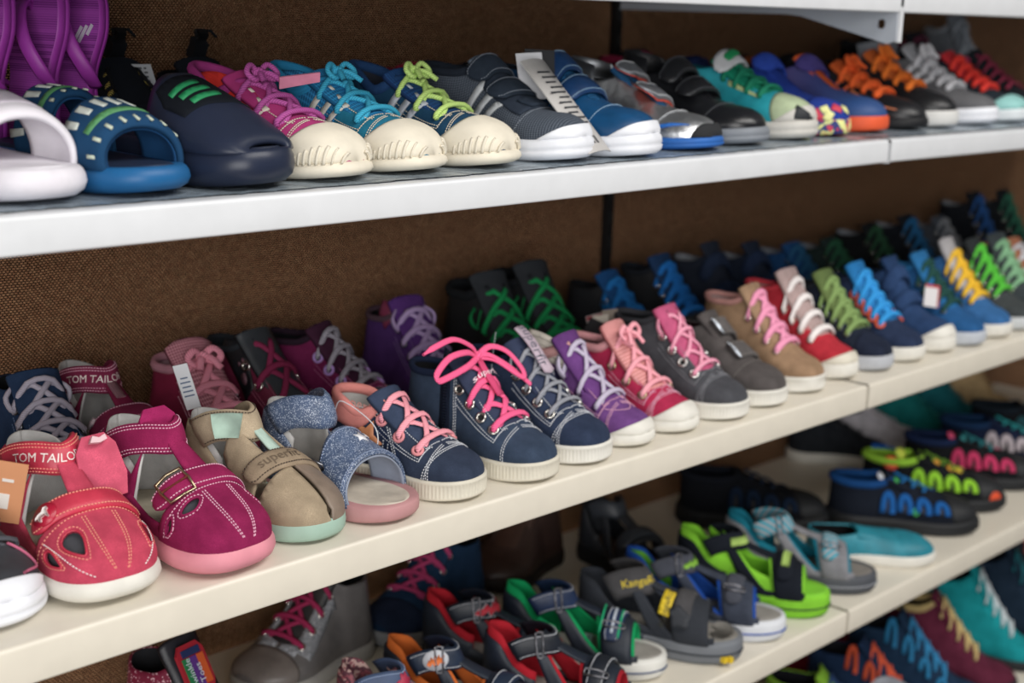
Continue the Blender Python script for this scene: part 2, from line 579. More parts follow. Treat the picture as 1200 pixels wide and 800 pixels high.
        O = np.stack([np.interp(t, d, O2[:, 0]), np.interp(t, d, O2[:, 1])], -1)
        tg = norm(np.roll(O, -1, 0) - np.roll(O, 1, 0)); nr = np.stack([tg[:, 1], -tg[:, 0]], -1)
        # smooth the normals
        for _ in range(3): nr = norm(nr + np.roll(nr, 1, 0) + np.roll(nr, -1, 0))
        sx = np.clip(O[:, 0] / self.L, 0, 1)
        zb = self.sp(sx); zt = self.zf(sx) + top + toe_up * sstep(sx, .75, 1.0)
        rib = np.zeros(K)
        if style == 'ribbed':
            per = d[-1] / round(d[-1] / .0034)
            rib = -np.abs(((t / per) % 1) - .5) * 2 * .0012
        prof = {'plain': [(0, -.004, 0), (0.02, -.001, 0), (.2, 0.0006, 0), (.5, .001, 0), (.85, .0004, 0), (1, -.0008, 0)],
                'ribbed': [(0, -.003, 0), (.03, -.0004, 0), (.14, 0, 0), (.18, .0004, 1), (.5, .0006, 1), (.78, .0004, 1), (.82, 0.0002, 0), (.92, 0.0002, 0), (1, -.0008, 0)],
                'chunky': [(0, -.006, 0), (0.04, -.002, 0), (.22, 0.002, 0), (.42, .0028, 0), (.5, .0012, 0), (.56, .0024, 0), (.85, .0014, 0), (1, -.001, 0)],
                'round': [(0, -.010, 0), (0.06, -.004, 0), (.25, 0.001, 0), (.5, .003, 0), (.75, .002, 0), (.92, 0, 0), (1, -.002, 0)]}[style]
        rings = []
        for f, o, rr in prof:
            xy = O + nr * (out + o + rib * rr)[:, None] if np.ndim(rib * rr) else O + nr * (out + o)
            rings.append(np.concatenate([xy, (zb + (zt - zb) * f)[:, None]], 1))
        V = np.stack(rings)   # nr x K
        mb = MB()
        mb.add(V, gridf(len(rings), K, False, True)[:, ::-1], np.stack([np.broadcast_to(t[None], V.shape[:2]), V[..., 2]], -1))
        for ri, fl in ((0, 0), (len(rings) - 1, 1)):
            R = V[ri]; cx = R.copy(); cx[:, 1] = self.cf(sx)
            cx[:, 0] = np.clip(cx[:, 0], .06 * self.L, .94 * self.L)
            F = np.array([[i, (i + 1) % K, (i + 1) % K + K, i + K] for i in range(K)])
            mb.add(np.vstack([R, cx]), F if fl else F[:, ::-1])
        return mb.build(name, m, self.root)

    def treads(self, m, name='tread', h=.003, n=9):
        """Lugs under the forefoot"""
        mb = MB()
        for sd in (-1, 1):
            for s in np.linspace(.5, .93, n):
                w = float(self.half(np.array(s)))
                mb.box((self.L * s, float(self.cf(s)) + sd * w * .92, float(self.sp(s)) + .001), .006, .008, h)
        return mb.build(name, m, self.root, smooth=False)

    def footbed(self, m, name='footbed', inset=.003, h=.004, z=0.0, s0=0.0):
        n = int(40 * (.5 + .5 * self.q)); g = np.linspace(.01, .99, n); s = (1 - np.cos(np.pi * g)) / 2
        nb = 9; b = np.linspace(-1, 1, nb)[None, :]
        w = np.maximum(self.half(s) - inset, .0005)[:, None]
        x = (inset + (self.L - 2 * inset) * s)[:, None] + 0 * b
        y = self.cf(s)[:, None] + w * b
        zc = self.zf(s)[:, None] + z + h * (1 - .0 * b) + .0035 * np.abs(b) ** 3 * sstep(1 - s, .35, .8)[:, None] - h * .6 * (np.abs(b) > .99)
        V = np.stack([x, y, zc], -1)
        mb = MB(); mb.add(V, gridf(n, nb), np.stack([x, y], -1))
        # skirt
        ring = [(i, 0) for i in range(n)] + [(n - 1, j) for j in range(1, nb)] + [(i, nb - 1) for i in range(n - 2, -1, -1)] + [(0, j) for j in range(nb - 2, 0, -1)]
        ii = np.array(ring); k = len(ii); R = V[ii[:, 0], ii[:, 1]]; R2 = R.copy(); R2[:, 2] = self.zf(R2[:, 0] / self.L) - .001
        mb.add(np.vstack([R, R2]), [[i, i + k, (i + 1) % k + k, (i + 1) % k] for i in range(k)])
        return mb.build(name, m, self.root)

    # ---- closed upper
    def upper(self, m, lining, t=.0025, name='upper'):
        q = self.q
        ns = int(64 * (.35 + .65 * q)); nv = int(20 * (.4 + .6 * q))
        g = np.linspace(0, 1, ns); s = (1 - np.cos(np.pi * g)) / 2
        # make sure the corners of the opening are sampled
        for x in (self.st, self.sv): s[np.argmin(abs(s - x))] = x - 1e-6 if x == self.st else x
        e = self.ve(s)
        b = np.linspace(0, 1, nv)
        mb = MB(); ml = MB()
        for sd in (-1, 1):
            v = sd * (1 + (e[:, None] - 1) * b[None, :])
            S = s[:, None] + 0 * v
            top = self.F(S, v); inn = self.F(S, v, np.full(S.shape, -t))
            inn[-1] = top[-1]; top[0, :, 1] = self.cf(0); 
            inn[0, :, 1] = self.cf(0); inn[0, :, 0] = top[0, :, 0] + t
            du = s * self.L
            UV = np.stack([du[:, None] + 0 * v, (b * .06)[None, :] + 0 * v], -1)
            F = gridf(ns, nv)
            if sd > 0: F = F[:, ::-1]
            # v=+1 -> edge on +y side: orientation check
            k = F[len(F) // 3]; tv = top.reshape(-1, 3)
            nn = np.cross(tv[k[1]] - tv[k[0]], tv[k[3]] - tv[k[0]])
            if nn[1] * sd < 0: F = F[:, ::-1]
            mb.add(top, F, UV); ml.add(inn, F[:, ::-1], UV)
            k = int(np.searchsorted(s, self.sv))
            A = top[:k + 1, -1]; Bm = inn[:k + 1, -1]; n = len(A)
            mb.add(np.vstack([A, Bm]), [[i, i + 1, i + 1 + n, i + n] for i in range(n - 1)])
        self.up = mb.build(name, m, self.root)
        ml.build('lining', lining, self.root)

    def collar(self, m, r=.003, s1=None, name='collar', drop=.0):
        s1 = s1 or self.st
        n = int(26 * (.4 + .6 * self.q))
        s = s1 * (1 - np.cos(np.linspace(0, np.pi / 2, n)))
        e = self.ve(s)
        A = self.F(s, -e); B = self.F(s, e)
        A[0, 1] = B[0, 1] = self.cf(0)
        P = np.vstack([A[::-1], B[1:]])
        P[:, 2] -= drop
        rr = r * np.concatenate([np.linspace(.5, 1, 4), np.ones(len(P) - 8), np.linspace(1, .5, 4)])
        mb = MB(); tube(mb, P, rr, rr * 1.25, ns=8)
        return mb.build(name, m, self.root)

    def tongue(self, m, ext=.014, w0=.022, w1=.036, name='tongue', thick=.004, bend=0.3, off=-.0015, s_low=None):
        st, sv = self.st, self.sv
        n = int(14 * (.5 + .5 * self.q))
        s = np.linspace(s_low or sv + .05, st, n)
        P = self.F(s, np.zeros(n), np.full(n, off))[:, [0, 2]]
        tan = norm(P[-1] - P[-3])
        a = math.atan2(tan[1], tan[0])
        k = 6; ex = []
        p = P[-1].copy()
        for i in range(k):
            a2 = a + (math.pi / 2 - a) * bend * 1.0 * (i + 1) / k
            p = p + np.array([math.cos(a2), math.sin(a2)]) * ext / k; ex.append(p)
        P = np.vstack([P, ex]); N_ = len(P)
        T = norm(np.gradient(P, axis=0)); Nn = np.stack([T[:, 1], -T[:, 0]], -1) * 1.0
        Nn = np.where((Nn[:, 1:2] < 0) & (Nn[:, 0:1] < 0), -Nn, Nn)
        f = np.linspace(0, 1, N_); hw = (w0 + (w1 - w0) * f) / 2
        hw = hw * np.sqrt(np.clip(1 - np.clip((f - .93) / .09, 0, 1) ** 2, 0.3, 1))
        nb = 9; b = np.linspace(-1, 1, nb)
        Y = hw[:, None] * b[None]
        dr = 9.0 * Y ** 2
        mb = MB(); out = []
        for o in (0, -thick):
            oo = o + (thick * .35 * (1 - b ** 2))[None] * (1 if o == 0 else 0)
            X = P[:, None, 0] + Nn[:, None, 0] * (oo - dr); Z = P[:, None, 1] + Nn[:, None, 1] * (oo - dr)
            out.append(np.stack([X, Y + float(self.cf(.5)), Z], -1))
        UV = np.stack([np.broadcast_to((f * .06)[:, None], Y.shape), Y], -1)
        F = gridf(N_, nb)
        mb.add(out[0], F, UV); mb.add(out[1], F[:, ::-1], UV)
        ring = [(i, 0) for i in range(N_)] + [(N_ - 1, j) for j in range(1, nb)] + [(i, nb - 1) for i in range(N_ - 2, -1, -1)] + [(0, j) for j in range(nb - 2, 0, -1)]
        ii = np.array(ring); k = len(ii)
        mb.add(np.vstack([out[0][ii[:, 0], ii[:, 1]], out[1][ii[:, 0], ii[:, 1]]]), [[i, i + k, (i + 1) % k + k, (i + 1) % k] for i in range(k)])
        self.tg = (P, Nn, hw)
        return mb.build(name, m, self.root)

    # ---- laces
    def eyepos(self, i, n, sd, inset=.0065, s0=None, s1=None, off=.0018):
        s0 = self.st + .02 if s0 is None else s0
        s1 = self.sv - .035 if s1 is None else s1
        s = s0 + (s1 - s0) * (i / max(1, n - 1))
        H = max(float(self.half(np.array(s))), .01)
        dv = inset / (H * 1.35)
        v = sd * (float(self.ve(np.array(s))) + dv)
        return s, v, self.F(np.array(s), np.array(v), np.array(off)), self.N(np.array(s), np.array(v))

    def laces(self, m, n=4, eye=None, lw=.0048, bow=None, inset=.0075, R=.0034, cross=True, bars='all', m_knot=None, lh=.0011, name='lace', hole=True):
        q = self.q
        if eye is not None:
            for i in range(n):
                for sd in (-1, 1):
                    s, v, p, nn = self.eyepos(i, n, sd, inset)
                    me = MB(); torus(me, p, nn, R, R * .36, n=14 if q > .7 else 8, m=6 if q > .7 else 4)
                    e = me.build('eyelet', eye, self.root)
                    if hole and q > .7:
                        mh = MB(); disc(mh, p - nn * .0004, nn, R * .75); mh.build('eyelet_hole', mat('plain', '#0b0c0f'), e)
        ml = MB(); seg = 12 if q > .7 else 7; ns = 8 if q > .7 else 6

        def run(pts, up): tube(ml, smoothpath(pts, seg), lw / 2, lh, ns, up=up)
        for i in range(n):
            L = self.eyepos(i, n, -1, inset); Rr = self.eyepos(i, n, 1, inset)
            s = L[0]
            c = self.F(np.array(s), np.array(0.0), np.array(.004)); cn = self.N(np.array(s), np.array(0.02)); cn[1] = 0
            if bars == 'all' or (bars == 'low' and i == n - 1) or (bars == 'odd' and i % 2 == 1) or (bars == 'even' and i % 2 == 0):
                def ed(E, f):
                    v = E[1] * f
                    return self.F(np.array(s), np.array(v), np.array(.0045))
                run([L[2] - L[3] * .002, L[2] + L[3] * .0025, ed(L, .55), c, ed(Rr, .55), Rr[2] + Rr[3] * .0025, Rr[2] - Rr[3] * .002], cn)
            if cross and i < n - 1:
                L2 = self.eyepos(i + 1, n, -1, inset); R2 = self.eyepos(i + 1, n, 1, inset)
                sm = (s + L2[0]) / 2
                for k, (Aa, Bb) in enumerate(((L, R2), (Rr, L2))):
                    if bars in ('none', 'low'):
                        c2 = self.F(np.array(sm), np.array(0.0), np.array(.0034 + .0016 * k))
                        run([Bb[2] - Bb[3] * .002, Bb[2] + Bb[3] * .0022, self.F(np.array(.7 * Bb[0] + .3 * sm), np.array(Bb[1] * .55), np.array(.0042)), c2,
                             self.F(np.array(Aa[0]), np.array(Aa[1] * .45), np.array(.0012)), Aa[2] - Aa[3] * .004], cn)
                    else:
                        c2 = self.F(np.array(sm), np.array(0.0), np.array(.0020 + .001 * k))
                        run([Aa[2] - Aa[3] * .004, self.F(np.array(Aa[0]), np.array(Aa[1] * .5), np.array(.001)), c2, self.F(np.array(Bb[0]), np.array(Bb[1] * .5), np.array(.001)), Bb[2] - Bb[3] * .004], cn)
        la = ml.build(name, m, self.root)
        if bow:
            s0 = self.eyepos(0, n, 1, inset)[0]
            K = self.F(np.array(s0 - .01), np.array(0.0), np.array(.0065)); nn = self.N(np.array(s0), np.array(.02)); nn[1] = 0; nn = norm(nn)
            tt = norm(self.F(np.array(s0 + .05), np.array(0.0)) - self.F(np.array(s0), np.array(0.0)))
            Yv = np.array([0, 1.0, 0]); mb = MB()

            def P(y, a, h): return K + Yv * y + tt * a + nn * h
            if bow == 'bow':
                tube(mb, smoothpath([P(-.0045, -.002, 0), P(0, 0, .0025), P(.0045, .002, 0)], 8), .0042, .003, 8, up=nn)
                tube(mb, smoothpath([P(0, 0, 0), P(-.022, -.004, .008), P(-.052, -.003, .010), P(-.074, .006, .006), P(-.076, .012, .004), P(-.068, .013, .004), P(-.030, .009, .006), P(0, .001, .001)], 30), lw * .5, lh * 1.1, 8, up=nn)
                tube(mb, smoothpath([P(0, 0, 0), P(.016, -.003, .008), P(.034, .008, .010), P(.044, .028, .008), P(.042, .036, .006), P(.034, .030, .006), P(.018, .010, .004), P(0, .001, .001)], 30), lw * .5, lh * 1.1, 8, up=nn)
                tube(mb, smoothpath([P(0, 0, .001), P(-.012, -.008, .009), P(-.040, -.017, .016), P(-.070, -.015, .016), P(-.088, -.012, .013)], 18), np.r_[np.full(15, lw * .46), [.0022, .0016, .0014]], np.r_[np.full(15, lh), [.0014, .0014, .0013]], 8, up=nn)
                tube(mb, smoothpath([P(0, 0, .001), P(.012, .004, .005), P(.034, .022, .004), P(.052, .044, .002)], 16), lw * .46, lh, 8, up=nn)
            elif bow == 'loops':
                for sd in (-1, 1):
                    if sd > 0: mb.build('lace_end', m, self.root); mb = MB()
                    E = self.eyepos(0, n, sd, inset)
                    tube(mb, smoothpath([E[2] - E[3] * .002, E[2] + E[3] * .004, E[2] + E[3] * .006 + np.array([-.004, sd * .001, .010]), E[2] + np.array([-.009, -sd * .004, .019]), E[2] + np.array([-.012, -sd * .010, .012]),
                                        E[2] + np.array([-.012, -sd * .012, -.004])], 16), lw * .5, lh, 8, up=(0, 1, .2))
            elif bow == 'tied':
                tube(mb, smoothpath([P(-.006, -.002, -.001), P(0, 0, .003), P(.006, .002, -.001)], 8), .004, .003, 8, up=nn)
                for sd in (-1, 1):
                    tube(mb, smoothpath([P(0, 0, 0), P(sd * .010, -.004, .006), P(sd * .018, .002, .003), P(sd * .012, .008, .0), P(0, .002, 0)], 18), lw * .5, lh, 8, up=nn)
                    tube(mb, smoothpath([P(0, 0, 0), P(sd * .006, .006, .004), P(sd * .012, .018, .003)], 10), lw * .5, lh, 8, up=nn)
            mb.build('lace_bow' if bow != 'loops' else 'lace_end', m, self.root)
        return la

    # ---- straps
    def strap(self, m, s, hw, va=-.8, vb=.8, off=.004, t=.0028, skew=0.0, name='strap', lift=None, stitch=None, stm=None, round_a=True, round_b=False, na=26, lining=None, bow=0.0, parent=None):
        hs = hw / self.L

        def P(a, b):
            v = va + (vb - va) * a
            h = np.ones_like(a)
            if round_a: h = h * np.clip(1 - np.clip((.10 - a) / .10, 0, 1) ** 2, 0.12, 1) ** .5
            if round_b: h = h * np.clip(1 - np.clip((a - .90) / .10, 0, 1) ** 2, 0.12, 1) ** .5
            return s + skew * v + bow * (1 - v * v) + (b * 2 - 1) * hs * h, v
        lf = (lambda a, b: lift(a)) if lift else None
        o = self.gpatch(name, m, P, off, off - t, na, 7, lift=lf, parent=parent)
        if lining is not None:
            self.gpatch('strap_lining', lining, P, off - t - .0001, off - t - .0014, na, 5, lift=lf, parent=o)
        if stitch is not None and self.q > .74:
            mb = MB()
            a = np.linspace(.03, .97, 60)
            for bb in stitch:
                ss, vv = P(a, np.full_like(a, bb))
                lv = lift(a) if lift else 0 * a
                self.stitch_l(mb, ss, vv, off + .0002 + lv)
            k = mb.build('stitching', stm, o); k['kind'] = 'stuff'
        return o

    def ribbon(self, m, path, hw, off=.005, t=.0028, name='strap', stitch=None, stm=None, lining=None, lift=None, round_a=False, round_b=False, na=34, parent=None, sag=.25, bdir=None):
        """A strap of true width laid along a path over the last; path(a) -> (s, v)."""
        aa = np.linspace(0, 1, 140)
        s, v = path(aa)
        P = self._F(s, v); N = self.N(s, v)
        for _ in range(10):
            P[1:-1] = (P[:-2] + 2 * P[1:-1] + P[2:]) / 4; N = norm(np.vstack([N[:1], N[:-2] + 2 * N[1:-1] + N[2:], N[-1:]]))
        T = norm(np.gradient(P, axis=0)); B = norm(np.cross(N, T))
        if bdir is not None: B = norm(np.array(bdir, float) - T * (T @ np.array(bdir, float))[:, None])
        N = norm(np.cross(T, B))
        P = P + N * (off + (lift(aa) if lift else 0 * aa))[:, None] if np.ndim(off) == 0 else P
        ln = np.concatenate([[0], np.cumsum(np.linalg.norm(np.diff(P, axis=0), axis=1))])

        def ip(A, a): return np.stack([np.interp(a, aa, A[:, k]) for k in range(3)], -1)

        def at(a, w, h):
            a = np.asarray(a, float); w = np.asarray(w, float); a, w = np.broadcast_arrays(a, w)
            return ip(P, a) + ip(B, a) * w[..., None] + ip(N, a) * (np.asarray(h) - sag * w * w / .02)[..., None]

        def hh(a):
            h = np.ones_like(a)
            if round_a: h = h * np.clip(1 - np.clip((.08 - a) / .08, 0, 1) ** 2, .1, 1) ** .5
            if round_b: h = h * np.clip(1 - np.clip((a - .92) / .08, 0, 1) ** 2, .1, 1) ** .5
            return h

        def sheet(h0, h1, k, mm, nm, par):
            q = self.q; n1 = max(8, int(na * (.4 + .6 * q))); n2 = 7
            a = np.linspace(0, 1, n1)[:, None] + np.zeros((1, n2)); b = np.linspace(-1, 1, n2)[None] + np.zeros((n1, 1))
            d = np.zeros((n1, n2)); d[0] = d[-1] = 1; d[:, 0] = d[:, -1] = 1
            w = b * hw * k * hh(a)
            top = at(a, w, h0 - d * (h0 - h1) * .4); bot = at(a, w, h1 + 0 * a)
            UV = np.stack([np.interp(a, aa, ln), w], -1)
            F = gridf(n1, n2); mb = MB(); mb.add(top, F, UV); mb.add(bot, F[:, ::-1], UV)
            ring = [(i, 0) for i in range(n1)] + [(n1 - 1, j) for j in range(1, n2)] + [(i, n2 - 1) for i in range(n1 - 2, -1, -1)] + [(0, j) for j in range(n2 - 2, 0, -1)]
            ii = np.array(ring); n = len(ii)
            mb.add(np.vstack([top[ii[:, 0], ii[:, 1]], bot[ii[:, 0], ii[:, 1]]]), [[i, i + n, (i + 1) % n + n, (i + 1) % n] for i in range(n)], np.vstack([UV[ii[:, 0], ii[:, 1]]] * 2))
            return mb.build(nm, mm, par)
        o = sheet(0.0, -t, 1.0, m, name, parent or self.root)
        if lining is not None: sheet(-t - .0001, -t - .0016, 1.08, lining, 'strap_lining', o)
        if stitch is not None and self.q > .74:
            mb = MB()
            a = np.linspace(.02, .98, 160)
            for bb in stitch:
                C = at(a, (bb * 2 - 1) * hw * hh(a), .0002); d = np.concatenate([[0], np.cumsum(np.linalg.norm(np.diff(C, axis=0), axis=1))])
                Nn = ip(N, a)
                for x in np.arange(.0014, d[-1], .0027):
                    c = np.array([np.interp(x, d, C[:, k]) for k in range(3)]); c2 = np.array([np.interp(x + .0005, d, C[:, k]) for k in range(3)]); nn = np.array([np.interp(x, d, Nn[:, k]) for k in range(3)])
                    dd = norm(c2 - c + 1e-12); sx = np.cross(nn, dd)
                    p = [c + dd * i * .0009 + sx * j * .00045 + nn * k * .0003 for (i, j, k) in ((-1, -1, -1), (-1, 1, -1), (1, 1, -1), (1, -1, -1), (-.8, -.7, 1), (-.8, .7, 1), (.8, .7, 1), (.8, -.7, 1))]
                    mb.add(p, [[4, 5, 6, 7], [0, 4, 7, 3], [1, 2, 6, 5], [0, 1, 5, 4], [2, 3, 7, 6]])
            k = mb.build('stitching', stm, o); k['kind'] = 'stuff'
        self.rib = (at, aa, ln)
        return o

    def rtext(self, body, a0, size, m, squash=1.0, y0=0.0, parent=None, name='lettering'):
        """Lettering that runs along the last ribbon."""
        at, aa, ln = self.rib
        V, T = glyphs(body)
        x = V[:, 0] * size * squash + np.interp(a0, aa, ln); y = V[:, 1] * size + y0
        mb = MB(); mb.add(at(np.interp(x, ln, aa), y, .0005 + 0 * x), T, V)
        return mb.build(name, m, parent or self.root, weld=False)

    def rshape(self, pts, a0, m, name, off=.0006, parent=None, th=.0008):
        """A flat cut shape (metres along, across) lying on the last ribbon."""
        at, aa, ln = self.rib
        pts = np.asarray(pts, float); den = []
        for i in range(len(pts)):
            e = pts[(i + 1) % len(pts)] - pts[i]; k = max(1, int(np.hypot(*e) / .004)); den += [pts[i] + e * j / k for j in range(k)]
        pts = np.array(den); n = len(pts)
        vo, _, fo, *_ = geometry.delaunay_2d_cdt([Vector(p) for p in pts], [(i, (i + 1) % n) for i in range(n)], [], 1, 1e-9)
        V = np.array([tuple(p) for p in vo]); F = np.array([f for f in fo if len(f) == 3]); L0 = np.interp(a0, aa, ln)
        mb = MB(); mb.add(at(np.interp(V[:, 0] + L0, ln, aa), V[:, 1], off + th + 0 * V[:, 0]), F)
        A = at(np.interp(pts[:, 0] + L0, ln, aa), pts[:, 1], off + th + 0 * pts[:, 0]); B = at(np.interp(pts[:, 0] + L0, ln, aa), pts[:, 1], -.0005 + 0 * pts[:, 0])
        mb.add(np.vstack([A, B]), [[i, i + n, (i + 1) % n + n, (i + 1) % n] for i in range(n)])
        return mb.build(name, m, parent or self.root)

    def rring(self, a0, sx, sy, m, r=.0013, name='strap_ring', h=.0012):
        """A rectangular keeper lying on the last ribbon (sx along, sy across)."""
        at, aa, ln = self.rib
        L0 = float(np.interp(a0, aa, ln))
        pts = [(-1, -1), (0, -1.04), (1, -1), (1.05, 0), (1, 1), (0, 1.04), (-1, 1), (-1.05, 0)]
        x = np.array([p[0] for p in pts]) * sx + L0; y = np.array([p[1] for p in pts]) * sy
        a = np.interp(x, ln, aa); mb = MB()
        P = at(a, y, h + 0 * x); up = at(a, y, h + .01 + 0 * x) - P
        tube(mb, P, r, r, 6, up=norm(up), closed=True)
        return mb.build(name, m, self.root)

    def stitch_l(self, mb, ss, vv, offs, gap=.0027, ln=.0018, wd=.0009):
        P = self.F(ss, vv, offs)
        d = np.concatenate([[0], np.cumsum(np.linalg.norm(np.diff(P, axis=0), axis=1))])
        t = np.arange(gap / 2, d[-1] - ln / 2, gap)
        f = lambda tt: np.stack([np.interp(tt, d, P[:, k]) for k in range(3)], -1)
        C = f(t); D = norm(f(t + ln / 2) - f(t - ln / 2)); Nn = self.N(np.interp(t, d, ss), np.interp(t, d, vv)); S = np.cross(Nn, D)
        for c, dd, nn, sx in zip(C, D, Nn, S):
            p = [c + dd * i * ln / 2 + sx * j * wd / 2 + nn * k * .0003 for (i, j, k) in ((-1, -1, -1), (-1, 1, -1), (1, 1, -1), (1, -1, -1), (-.8, -.7, 1), (-.8, .7, 1), (.8, .7, 1), (.8, -.7, 1))]
            mb.add(p, [[4, 5, 6, 7], [0, 4, 7, 3], [1, 2, 6, 5], [0, 1, 5, 4], [2, 3, 7, 6]])

    def seams(self, m, curves, name='stitching', off=.0006):
        if self.q < .75: return
        mb = MB()
        for c in curves: self.stitch(mb, c, off)
        if mb.n:
            o = mb.build(name, m, self.root); o['kind'] = 'stuff'

    # ---- printed or embossed lettering
    def text(self, body, s, v, size, ang, m, off=.0006, name='lettering', parent=None, squash=1.0, lift=None, font=0):
        V, T = glyphs(body)
        F0 = np.array(.001)
        e = .004
        fs = np.linalg.norm(self._F(np.array(s + e), np.array(v)) - self._F(np.array(s - e), np.array(v))) / (2 * e)
        fv = np.linalg.norm(self._F(np.array(s), np.array(v + .02)) - self._F(np.array(s), np.array(v - .02))) / .04
        x = V[:, 0] * size * squash; y = V[:, 1] * size; c, sn = math.cos(math.radians(ang)), math.sin(math.radians(ang))
        vv = v + (x * c - y * sn) / fv; ss = s - (x * sn + y * c) / fs
        o = np.full(len(V), off) + (lift(vv) if lift else 0)
        top = self.F(ss, vv, o)
        mb = MB(); mb.add(top, T, V)
        return mb.build(name, m, parent or self.root, weld=False)


_G = {}


def glyphs(body):
    """Flat outline letters, centred, one unit high."""
    if body in _G: return _G[body]
    cu = bpy.data.curves.new('t', 'FONT'); cu.body = body; cu.size = 1.4; cu.align_x = 'CENTER'; cu.align_y = 'CENTER'
    cu.resolution_u = 2
    ob = bpy.data.objects.new('t', cu); COL.objects.link(ob)
    dg = bpy.context.evaluated_depsgraph_get()
    me = bpy.data.meshes.new_from_object(ob.evaluated_get(dg))
    me.calc_loop_triangles()
    V = np.array([tuple(v.co) for v in me.vertices]); T = np.array([tuple(t.vertices) for t in me.loop_triangles])
    bpy.data.objects.remove(ob); bpy.data.curves.remove(cu); bpy.data.meshes.remove(me)
    _G[body] = (V, T)
    return V, T


def circle_sv(shoe, s, v, r, n=16, k=1.0):
    """circle of r metres around (s, v)"""
    e = .004
    fs = np.linalg.norm(shoe._F(np.array(s + e), np.array(v)) - shoe._F(np.array(s - e), np.array(v))) / (2 * e)
    fv = np.linalg.norm(shoe._F(np.array(s), np.array(v + .02)) - shoe._F(np.array(s), np.array(v - .02))) / .04
    t = np.arange(n) / n * 2 * np.pi
    return np.stack([s + r * k * np.cos(t) / fs, v + r * np.sin(t) / fv], -1)


def star_sv(shoe, s, v, r, rot=0, n=5, inner=.45):
    e = .004
    fs = np.linalg.norm(shoe._F(np.array(s + e), np.array(v)) - shoe._F(np.array(s - e), np.array(v))) / (2 * e)
    fv = np.linalg.norm(shoe._F(np.array(s), np.array(v + .02)) - shoe._F(np.array(s), np.array(v - .02))) / .04
    t = np.arange(2 * n) / (2 * n) * 2 * np.pi + math.radians(rot)
    rr = np.where(np.arange(2 * n) % 2 == 0, r, r * inner)
    return np.stack([s + rr * np.cos(t) / fs, v + rr * np.sin(t) / fv], -1)
# ------------------------------------------------------------------ the shelving
Z1, Z2, Z3, Z4 = 0.2938, 0.0, -0.2930, -0.586
SEAM, DEPTH = 1.4885, 0.425
LIP = 0.0300


def burlap():
    m = bpy.data.materials.new('burlap'); m.use_nodes = True
    nt = m.node_tree; N = nt.nodes; Lk = nt.links; b = N['Principled BSDF']
    tc = N.new('ShaderNodeTexCoord'); sp = N.new('ShaderNodeSeparateXYZ'); cb = N.new('ShaderNodeCombineXYZ')
    nz = N.new('ShaderNodeTexNoise'); nz.inputs['Scale'].default_value = 14; nz.inputs['Detail'].default_value = 3
    Lk.new(tc.outputs['Object'], nz.inputs['Vector'])
    ad = N.new('ShaderNodeVectorMath'); ad.operation = 'MULTIPLY_ADD'
    ad.inputs[1].default_value = (.006, .006, .006)
    Lk.new(nz.outputs['Color'], ad.inputs[0]); Lk.new(tc.outputs['Object'], ad.inputs[2])
    Lk.new(ad.outputs[0], sp.inputs[0]); Lk.new(sp.outputs[0], cb.inputs[0]); Lk.new(sp.outputs[2], cb.inputs[1])
    br = N.new('ShaderNodeTexBrick'); br.offset = .5
    br.inputs['Scale'].default_value = 1.0
    br.inputs['Brick Width'].default_value = .0042; br.inputs['Row Height'].default_value = .0024
    br.inputs['Mortar Size'].default_value = .00085; br.inputs['Mortar Smooth'].default_value = .35
    br.inputs['Color1'].default_value = lin('#f6c093'); br.inputs['Color2'].default_value = lin('#dda27a')
    br.inputs['Mortar'].default_value = lin('#1a0d05')
    Lk.new(cb.outputs[0], br.inputs['Vector'])
    n2 = N.new('ShaderNodeTexNoise'); n2.inputs['Scale'].default_value = 220; n2.inputs['Detail'].default_value = 2
    Lk.new(tc.outputs['Object'], n2.inputs['Vector'])
    mx = N.new('ShaderNodeMix'); mx.data_type = 'RGBA'; mx.blend_type = 'MULTIPLY'; mx.inputs[0].default_value = .7
    rm = N.new('ShaderNodeMapRange'); rm.inputs[1].default_value = .25; rm.inputs[2].default_value = .7
    rm.inputs[3].default_value = .55; rm.inputs[4].default_value = 1.15
    Lk.new(n2.outputs[0], rm.inputs[0]); Lk.new(br.outputs[0], mx.inputs[6]); Lk.new(rm.outputs[0], mx.inputs[7])
    Lk.new(mx.outputs[2], b.inputs['Base Color'])
    b.inputs['Roughness'].default_value = .95; b.inputs['Specular IOR Level'].default_value = .1
    bp = N.new('ShaderNodeBump'); bp.inputs['Strength'].default_value = .7; bp.inputs['Distance'].default_value = .001
    iv = N.new('ShaderNodeMath'); iv.operation = 'SUBTRACT'; iv.inputs[0].default_value = 1
    Lk.new(br.outputs['Fac'], iv.inputs[1]); Lk.new(iv.outputs[0], bp.inputs['Height']); Lk.new(bp.outputs[0], b.inputs['Normal'])
    return m


mb = MB(); mb.box((1.7, DEPTH + .011, -.1), 4.6, .012, 2.0)
structure(mb.build('wall_back', burlap(), smooth=False), 'brown woven burlap covering the back panel behind the shelves')

STEEL_W = mat('plain', '#dadcdf', rough=.34)
STEEL_C = mat('plain', '#dfd8c9', rough=.38)
BLACK = mat('plain', '#0c0d0f', rough=.6)

# upright post with its slots
up = thing('shelf_upright', 'black slotted steel upright between the two burlap panels', 'upright', (SEAM, DEPTH, -1.1))
mb = MB(); mb.box((0, -.002, 1.0), .012, .010, 2.0); mb.build('post', BLACK, up, smooth=False)
mb = MB()
for i in range(56): mb.box((0, -.0078, .08 + i * .034), .004, .002, .018)
o = mb.build('slot', mat('plain', '#020203', rough=.9), up, smooth=False); o['kind'] = 'stuff'


